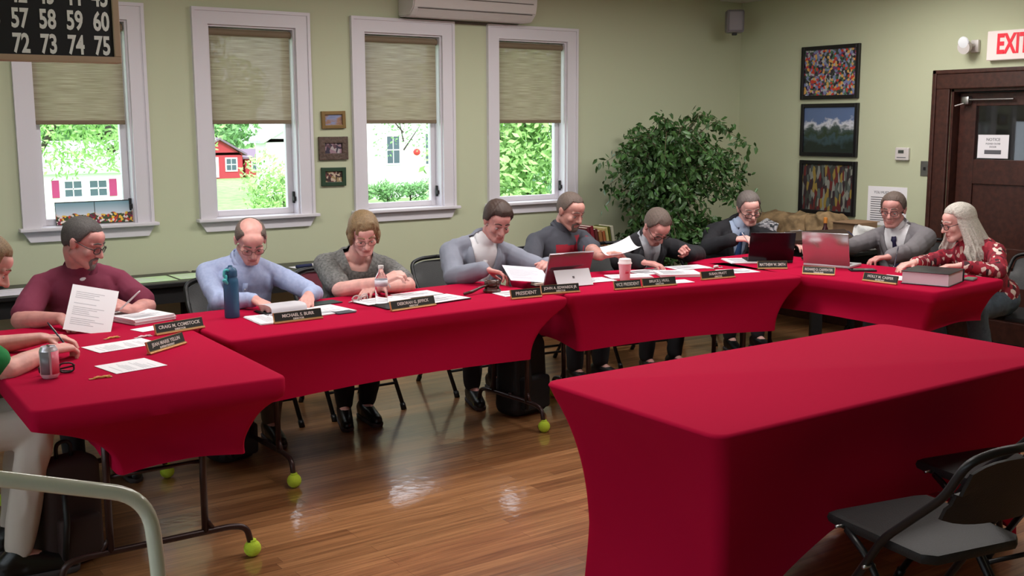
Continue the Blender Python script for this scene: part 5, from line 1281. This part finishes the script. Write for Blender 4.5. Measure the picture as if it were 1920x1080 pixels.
# laptops
def laptop(label, x, y, rz, ang, lidm, basem, w=.34, d=.235, name='laptop_computer'):
    n = thing(name, label, 'laptop', (x, y, ZT0), rz, None)   # local -y is the screen hinge side (back), user on +y
    obj('base', boxb(-w/2, w/2, 0, d, 0, .016, .004, mtx=None), basem, n, True)
    obj('keyboard', boxb(-w/2+.03, w/2-.03, .03, d*.6, .0162, .0175), M_black, n)
    lm = Matrix.Translation((0, .004, .016)) @ Matrix.Rotation(ang, 4, 'X')
    ld = obj('lid', boxb(-w/2, w/2, -.004, .003, 0, d, .003, mtx=lm), lidm, n, True)
    obj('screen', boxb(-w/2+.01, w/2-.01, .0032, .0042, .012, d-.01, mtx=lm), mat('screen_glow', (40, 50, 60), .2, Emission_Color=rgb(190, 205, 230), Emission_Strength=.5), ld)
    return n
laptop('open black laptop beside the man with the blue tie', 5.50, 4.86, -.62, .30, mat('laptop_dark', (30, 14, 20), .25, .3), M_black, w=.30, d=.20)
laptop('silver laptop with a shiny lid in front of the man in the mid grey suit', 5.62, 4.50, -PI/2+.30, .22, mat('laptop_silver', (196, 190, 192), .18, .8), M_alu, w=.31, d=.215)
n = thing('computer_mouse', 'small black computer mouse between the two laptops', 'mouse', (5.80, 4.80, ZT0)); bm = B(); ell(bm, (0, 0, .014), (.03, .05, .018)); 
for v in bm.verts: v.co.z = max(0, v.co.z)
obj('shell', bm, M_black, n, 'all'); bm = B(); tube(bm, [(0, .01, .030), (0, .022, .029)], .004, 8); obj('wheel', bm, M_cseat, n)
n = thing('smartphone', 'black smartphone right of the silver laptop', 'phone', (5.66, 4.25, ZT0), .9); obj('body', boxb(-.04, .04, -.08, .08, 0, .01, .003), M_black, n, True); obj('screen', boxb(-.036, .036, -.075, .075, .0101, .0108), mat('phone_glass', (24, 24, 34), .08), n)
sheet(5.55, 3.93, .1, 'white pages beneath the hand of the woman in the floral blouse', w=.16, h=.20, n=4)
# big binder
n = thing('ring_binder', 'thick black binder lying shut on the right hand table', 'binder', (5.56, 3.69, ZT0), R90+.30); w_, d_, h_ = .27, .29, .075
obj('cover', boxb(-w_/2, w_/2, -d_/2, d_/2, h_-.004, h_, .0015), mat('binder_vinyl', (30, 30, 34), .4), n, True); obj('back_cover', boxb(-w_/2, w_/2, -d_/2, d_/2, 0, .004, .0015), mat('binder_vinyl', (30, 30, 34), .4), n)
bm = B(); box(bm, -w_/2-.002, w_/2+.002, -d_/2-.005, -d_/2, 0, h_, .002); sp = obj('spine', bm, mat('binder_vinyl', (30, 30, 34), .4), n, True); obj('label_holder', boxb(.035, .042, -d_/2-.007, -d_/2-.005, .012, h_-.012), mat('clear_strip', (170, 168, 176), .3), sp)
obj('page_block', boxb(-w_/2+.006, w_/2-.006, -d_/2+.004, d_/2-.008, .004, h_-.004), mat('page_edges', (226, 206, 216), .8), n)
n = thing('handheld_device', 'green and grey small device at the elbow of the woman in the floral blouse', 'phone', (5.83, 3.62, ZT0), .3); obj('body', boxb(-.05, .05, -.03, .03, 0, .012, .004), mat('device_grey', (118, 124, 122), .3), n, True); obj('screen', boxb(-.044, .044, -.025, .025, .0122, .013), mat('device_green', (120, 150, 130), .2), n)
# pens held
def pen(a, b, label, m):
    n = thing('pen', label, 'pen', a); d = V(b)-V(a); bm = B(); tube(bm, [V((0, 0, 0)), d*.1, d*.9, d], [.001, .004, .004, .003], 10); obj('barrel', bm, m, n, 'all'); bm = B(); tube(bm, [d*.86+V((0, 0, .004)), d*.6+V((0, 0, .006))], .001, 6); obj('clip', bm, M_metal, n)
Mpb = mat('pen_dark', (40, 40, 60), .3); Mpw = mat('pen_white', (226, 222, 226), .3)
pen((1.01, 4.62, .755), (.955, 4.74, .86), 'dark pen in the hand of the person in green', Mpb); pen((1.36, 5.17, .81), (1.45, 5.13, .90), 'pale pen in the hand of the man in maroon', Mpw)
pen((2.77, 5.10, .80), (2.70, 5.09, .925), 'white pen in the hand of the woman in grey', Mpw); pen((5.745, 5.24, .79), (5.66, 5.27, .91), 'pen in the hand of the man with the blue tie', Mpw); pen((5.77, 4.10, .775), (5.86, 4.14, .90), 'dark pen in the hand of the woman in the floral blouse', Mpb)
# red pin / logo items worn: ribbon on the polo is built with the person below

# ------------------------------------------------------------ bags and things under the tables
def bag(label, x, y, rz, w, d, h, m, name='backpack', strap=True, taper=.8):
    n = thing(name, label, 'bag', (x, y, 0), rz); bm = B()
    box(bm, -w/2, w/2, -d/2, d/2, 0, h, min(w, d)*.28, 4)
    for v in bm.verts:
        t = v.co.z/h; k = 1-(1-taper)*t; v.co.x *= k; v.co.y *= k; v.co += V((noise.noise(v.co*7), noise.noise(v.co*7+V((3, 0, 0))), 0))*.02*min(1, t*4)
    obj('body', bm, m, n, 'all')
    bm = B(); box(bm, -w*.34, w*.34, -d/2-.04, -d/2+.04, .04, h*.5, .02, 3); obj('front_pocket', bm, m, n, 'all')
    if strap:
        bm = B(); tube(bm, arc([(-w*.12, 0, h*.95), (-w*.12, 0, h+.06), (w*.12, 0, h+.06), (w*.12, 0, h*.95)], .03), .008, 8); obj('handle', bm, M_black, n, 'all')
        bm = B(); tube(bm, [(-w*.2, -d/2-.005, h*.85), (-w*.3, -d/2-.06, h*.5), (-w*.3, -d/2-.03, .06)], .012, 8); obj('strap', bm, M_black, n, 'all')
M_bag = mat('black_nylon', (24, 24, 27), .7, bump=.2, scale=60)
bag('black backpack under the table near the man in the light grey jacket', 3.58, 5.02, .15, .30, .20, .47, M_bag)
bag('round black bag on the floor behind the left table', 1.86, 5.16, .2, .24, .22, .40, M_bag, 'shoulder_bag', taper=.62)
bag('tall dark brown tote standing under the left table by the railing', .88, 4.25, .25, .24, .16, .42, mat('brown_canvas', (54, 36, 34), .8), 'tote_bag', taper=.92)
bag('black bag beneath the right hand table', 5.60, 4.30, .3, .30, .20, .34, M_bag, 'travel_bag')
# ------------------------------------------------------------ railing in the foreground
M_rail = mat('cream_enamel', (206, 210, 192), .22, 0.0, Coat_Weight=.6)
n = thing('handrail', 'pale cream bent tube railing in the lower left corner', 'railing', (.5, 1.9, 0))
bm = B(); tube(bm, arc([(-.95, .0, 1.335), (-.20, .0, 1.088), (.03, 0, 1.012), (.042, 0, .88), (.042, 0, .0)], .085, 8), .0138, 20); obj('rail_tube', bm, M_rail, n, 'all')
bm = B(); tube(bm, [(-.95, .0, 1.335), (-.95, .0, 0)], .0138, 16); tube(bm, [(-.95, .0, .5), (.042, 0, .5)], .011, 12); obj('post', bm, M_rail, n, 'all')
bm = B(); lathe(bm, [(.04, 0), (.04, .006), (.02, .010)], (.042, 0, 0), 20); lathe(bm, [(.04, 0), (.04, .006), (.02, .010)], (-.95, .0, 0), 20); obj('floor_flange', bm, M_rail, n, 40)

# ------------------------------------------------------------ potted fig
def ficus():
    n = thing('potted_fig_tree', 'tall bushy weeping fig in the corner', 'plant', (5.96, 6.36, 0)); rnd = random.Random(12)
    bm = B(); lathe(bm, [(.13, 0), (.15, .01), (.19, .30), (.205, .31), (.205, .34), (.185, .34), (.18, .32)], n=32); obj('pot', bm, mat('terracotta_dark', (74, 48, 38), .6), n, 40)
    bm = B(); lathe(bm, [(.17, .30), (.17, .315), (.05, .32)], n=24); obj('soil', bm, mat('soil', (44, 32, 24), .95), n)
    bm = B(); br = B(); tips = []
    for k in range(4):
        a = k*1.57; tube(bm, [(math.cos(a)*.02, math.sin(a)*.02, .31), (math.cos(a+1)*.03, math.sin(a+1)*.03, .6), (math.cos(a+2)*.035, math.sin(a+2)*.035, .9), (math.cos(a+3)*.04, math.sin(a+3)*.04, 1.2)], [.016, .014, .012, .009], 8)
    for k in range(150):
        a = rnd.uniform(0, 2*PI); z0 = rnd.uniform(.55, 1.35); el = rnd.uniform(.25, 1.2); R = rnd.uniform(.35, .74)
        if math.sin(a) > 0: R *= .62
        if rnd.random() < .1: R *= 1.12
        hz = z0+rnd.uniform(.12, .46)*(1 if z0 > .8 else .5); p0 = V((0, 0, z0)); p1 = V((math.cos(a)*R*.55, math.sin(a)*R*.55, min(1.76, hz))); p2 = V((math.cos(a)*R, math.sin(a)*R, min(1.72, hz)-rnd.uniform(.0, .22)))
        tube(br, [p0, lerp(p0, p1, .5)+V((0, 0, .03)), p1, p2], [.006, .0045, .003, .0015], 5)
        tips.append((p0, p1, p2))
    obj('trunk', bm, mat('bark', (96, 84, 74), .9), n, 'all'); obj('branches', br, mat('twig_brown', (86, 72, 54), .9), n, 'all')
    lf = B()
    for (p0, p1, p2) in tips:
        for j in range(56):
            t = rnd.uniform(.25, 1.06); c = lerp(p0, p1, t/.6) if t < .6 else lerp(p1, p2, (t-.6)/.4)
            c = c+V((rnd.gauss(0, .035), rnd.gauss(0, .035), rnd.gauss(-.01, .035)))
            if c.y > .47: c.y = .47-rnd.random()*.05
            d = V((rnd.uniform(-1, 1), rnd.uniform(-1, 1), rnd.uniform(-1.5, .2))).normalized(); s = d.cross(V((rnd.uniform(-1, 1), rnd.uniform(-1, 1), rnd.uniform(-1, 1)))).normalized(); u = d.cross(s)
            L = rnd.uniform(.045, .072); w_ = L*.24
            v = [lf.verts.new(q) for q in (c, c+d*L*.35+s*w_+u*.004, c+d*L*.75+s*w_*.6, c+d*L, c+d*L*.75-s*w_*.6, c+d*L*.35-s*w_+u*.004)]
            m1 = lf.verts.new(c+d*L*.5-u*.004)
            for a, b in ((0, 1), (1, 2), (2, 3), (3, 4), (4, 5), (5, 0)): lf.faces.new((v[a], v[b], m1))
    lm = mat('fig_leaf', (58, 92, 44), .42, var=.35, scale=9); obj('foliage', lf, lm, n, 'all')
ficus()

# ------------------------------------------------------------ books beside the plant
n = thing('bookcase', 'low dark bookcase under the window right of the stocky man', 'bookcase', (5.10, 6.42, 0)); 
bm = B(); box(bm, 0, .62, 0, .30, .60, .63, .003); box(bm, 0, .02, 0, .30, 0, .60); box(bm, .60, .62, 0, .30, 0, .60); box(bm, 0, .62, .28, .30, 0, .6); obj('case', bm, M_dwood, n); obj('shelf', boxb(.02, .60, .01, .28, .30, .32), M_dwood, n)
BK = [('dark crimson', (104, 20, 36), .030, .25), ('deep red', (122, 24, 40), .034, .26), ('maroon brown', (88, 36, 34), .03, .235), ('gold striped brown', (150, 104, 62), .034, .22), ('orange brown', (166, 92, 52), .026, .215), ('pale yellow', (196, 186, 120), .026, .24), ('olive green', (92, 98, 32), .018, .25), ('cream', (198, 194, 172), .03, .25)]
x = 5.26
for (c, col, t, h) in BK:
    b = thing('book', '%s book leaning in the row beside the fig' % c, 'book', (x, 6.45, .632), 0, 'leaning books'); b.rotation_euler = (0, -.20, 0)
    mm = mat('book_'+c.replace(' ', '_'), col, .6); bm = B(); box(bm, 0, .003, 0, .17, 0, h); box(bm, t-.003, t, 0, .17, 0, h); box(bm, 0, t, 0, .004, 0, h, .001); obj('cover', bm, mm, b); obj('pages', boxb(.003, t-.003, .004, .166, .003, h-.004), mat('cream_card', (214, 204, 186), .7), b); x += t+.006
# ------------------------------------------------------------ clutter on the right wall table
M_kraft = mat('crumpled_brown_paper', (140, 116, 84), .9, bump=1.0, scale=14, var=.3)
def sack(label, x, y, z, w, d, h, m, seed, rz=0, name='paper_bag', cat='bag', amp=.05, group=None):
    n = thing(name, label, cat, (x, y, z), rz, group); bm = B(); box(bm, -w/2, w/2, -d/2, d/2, 0, h, min(w, d, h)*.2, 3); bmesh.ops.subdivide_edges(bm, edges=bm.edges[:], cuts=3, use_grid_fill=True)
    for v in bm.verts:
        q = v.co*9+V((seed, 0, 0)); v.co += V((noise.noise(q), noise.noise(q+V((4, 0, 0))), noise.noise(q+V((8, 0, 0)))))*amp*min(1, v.co.z/.04)
        v.co.z = max(0, v.co.z)
    obj('body', bm, m, n, 'all'); 
    bm = B(); tube(bm, [(-w*.3, -d*.1, h*.92), (-w*.1, 0, h+.008), (w*.12, .02, h), (w*.32, 0, h*.93)], .008, 6); obj('fold', bm, m, n, 'all')
    return n
sack('wide crumpled brown paper bag on the right wall table', 7.08, 6.08, .702, .30, .50, .22, M_kraft, 1, group='brown paper bags')
sack('second crumpled brown bag, nearer the door', 7.12, 5.72, .702, .26, .26, .24, M_kraft, 2, group='brown paper bags')
n = thing('cardboard_box', 'small open brown carton nearest the door on the wall table', 'box', (7.10, 5.42, .702)); bm = B(); box(bm, -.12, .12, -.12, .12, 0, .20, .003); obj('carton', bm, mat('cardboard', (146, 116, 88), .85), n); obj('flap', boxb(-.15, -.12, -.12, .12, .195, .2), mat('cardboard', (146, 116, 88), .85), n); obj('flap', boxb(.12, .15, -.12, .12, .195, .2), mat('cardboard', (146, 116, 88), .85), n)
sack('bag of newspapers with grey and white print behind the man with the blue tie', 6.84, 6.12, .702, .12, .22, .16, ramp_mat('newspaper', 'Voronoi', 50, [(0, (210, 208, 214)), (.4, (120, 120, 130)), (.6, (190, 188, 196)), (.8, (80, 84, 90))], .8), 3, name='newspaper_bundle', cat='newspapers')
sack('rumpled white plastic bag on the wall table', 6.86, 5.72, .702, .14, .34, .10, mat('white_film', (206, 206, 212), .4, bump=1.0, scale=20), 4, name='plastic_bag', amp=.06)
sack('crumpled white tissue near the shoulder of the man in the mid grey suit', 7.0, 5.22, .702, .14, .18, .16, mat('white_tissue', (222, 222, 220), .8, bump=1.0, scale=20), 5, name='tissue_paper', cat='tissue', amp=.08)
n = thing('sauce_bottle', 'dark bottle with an orange cap on the wall table', 'bottle', (6.84, 5.50, .702)); bm = B(); lathe(bm, [(.028, 0), (.03, .005), (.03, .13), (.014, .17), (.012, .2)], n=24); obj('body', bm, mat('bottle_dark', (60, 26, 32), .2), n, 40); bm = B(); lathe(bm, [(.015, .195), (.015, .235), (.010, .24)], n=20); obj('cap', bm, mat('cap_orange', (206, 130, 56), .5), n, 40)
n = thing('baseball_cap', 'dark blue cap lying on the clutter', 'cap', (6.88, 5.36, .702)); bm = B(); ell(bm, (0, 0, .06), (.085, .095, .09)); 
for v in bm.verts: v.co.z = max(0, v.co.z)
obj('crown', bm, mat('navy_cloth', (32, 40, 78), .8), n, 'all'); bm = B(); ell(bm, (-.10, 0, .012), (.07, .07, .008)); obj('brim', bm, mat('navy_cloth', (32, 40, 78), .8), n, 'all')
n = thing('lectern', 'dark slant topped wooden stand behind the silver laptop', 'lectern', (6.40, 5.20, 0), math.radians(-40)); obj('top', boxb(-.22, .22, -.16, .16, 0, .025, .004, mtx=Matrix.Translation((0, 0, .835)) @ Matrix.Rotation(.10, 4, 'X') @ Matrix.Rotation(-.05, 4, 'Y')), mat('dark_oak', (60, 44, 36), .5), n); obj('column', boxb(-.04, .04, -.04, .04, .02, .835), M_black, n); obj('base', boxb(-.18, .18, -.14, .14, 0, .02, .004), M_black, n)
# ------------------------------------------------------------ papers on the long black table
for (x, y, w_, h_, c, lab) in [(1.92, 6.62, .30, .24, (190, 222, 170), 'pale green placemat on the long black table, left of the pair'), (2.20, 6.64, .22, .24, (196, 226, 176), 'pale green placemat on the long black table, right of the pair'), (1.10, 6.58, .30, .26, (220, 214, 226), 'white and pink flyer on the long black table at the far left'), (2.46, 6.66, .26, .22, (200, 224, 186), 'pale green placemat behind the balding man')]:
    sheet(x, y, .0, lab, w=w_, h=h_, z=.7405, m=mat('card_%d_%d' % (c[0], c[2]), c, .7), name='placemat', cat='placemat', group='placemats on the wall tables')
sheet(2.95, 6.62, .1, 'white paper on the small black table behind the woman in grey', w=.18, h=.10, z=.7405, name='placemat', cat='paper', group='placemats on the wall tables')
sheet(1.38, 6.60, .1, 'light blue card beside the white flyer', w=.22, h=.16, z=.7405, m=mat('light_blue_card', (150, 200, 220), .7), name='placemat', cat='placemat', group='placemats on the wall tables')
n = thing('marker', 'small blue and white tube on the black table behind the woman in grey', 'marker', (2.93, 6.56, .743), .2); bm = B(); tube(bm, [(-.07, 0, .012), (.05, 0, .012)], .011, 12); obj('barrel', bm, mat('navy_cloth', (32, 40, 78), .8), n, 'all'); bm = B(); cone(bm, (.055, 0, .012), (.09, 0, .012), .012, .006); obj('cap', bm, M_plastic, n, 'all')
n = thing('mug', 'small dark cup on the long black table at the far left', 'cup', (1.13, 6.84, .742)); bm = B(); lathe(bm, [(.02, 0), (.022, .05), (.019, .05)], n=20); obj('body', bm, M_black, n, 40); bm = B(); tube(bm, arc([(.02, 0, .04), (.036, 0, .036), (.036, 0, .016), (.02, 0, .012)], .01), .003, 6); obj('handle', bm, M_black, n)
for k, x in enumerate((1.01, 1.045)):
    o = obj('wall_hook', B_ if False else (lambda b: (cone(b, (x, D-.012, .80), (x, D-.001, .80), .012, .012, 12, 3), b)[1])(B()), M_black, None, 'all'); tag(o, ['left of two small black knobs on the wall over the long black table', 'right of two small black knobs on the wall over the long black table'][k], 'knob', 'small black knobs')
# red panels and pale emblem on the polo of the stocky man
for o in list(SC.objects):
    if o.get('category') == 'person' and 'stocky' in o['label']:
        sh = [c for c in o.children if c.name.startswith('shirt')][0]
        sh.data.materials.append(M_redpanel)
        for p in sh.data.polygons:
            c = p.center
            if p.normal.y > .15 and c.y < .34 and ((-.11 < c.x < .10 and .60 < c.z < .885) or (-.115 < c.x < -.055 and .60 < c.z < .94 and c.y < .27)): p.material_index = 1
        bpy.context.view_layer.update(); bm = B(); g = []
        for (z, hw_) in ((.905, .004), (.896, .010), (.884, .007), (.872, .011), (.858, .009), (.846, .003)):
            row = []
            for u in (-1, 1):
                hit, loc, nr, ix = sh.ray_cast(V((-.085+u*hw_, .30, z)), V((0, -1, 0)))
                row.append(bm.verts.new((loc if hit else V((-.085+u*hw_, .2, z)))+V((0, .004, 0))))
            g.append(row)
        for a, b in zip(g, g[1:]): bm.faces.new((a[0], a[1], b[1], b[0]))
        bmesh.ops.solidify(bm, geom=bm.faces[:], thickness=.002); obj('chest_emblem', bm, mat('emblem_white', (225, 205, 208), .6), o, 'all')
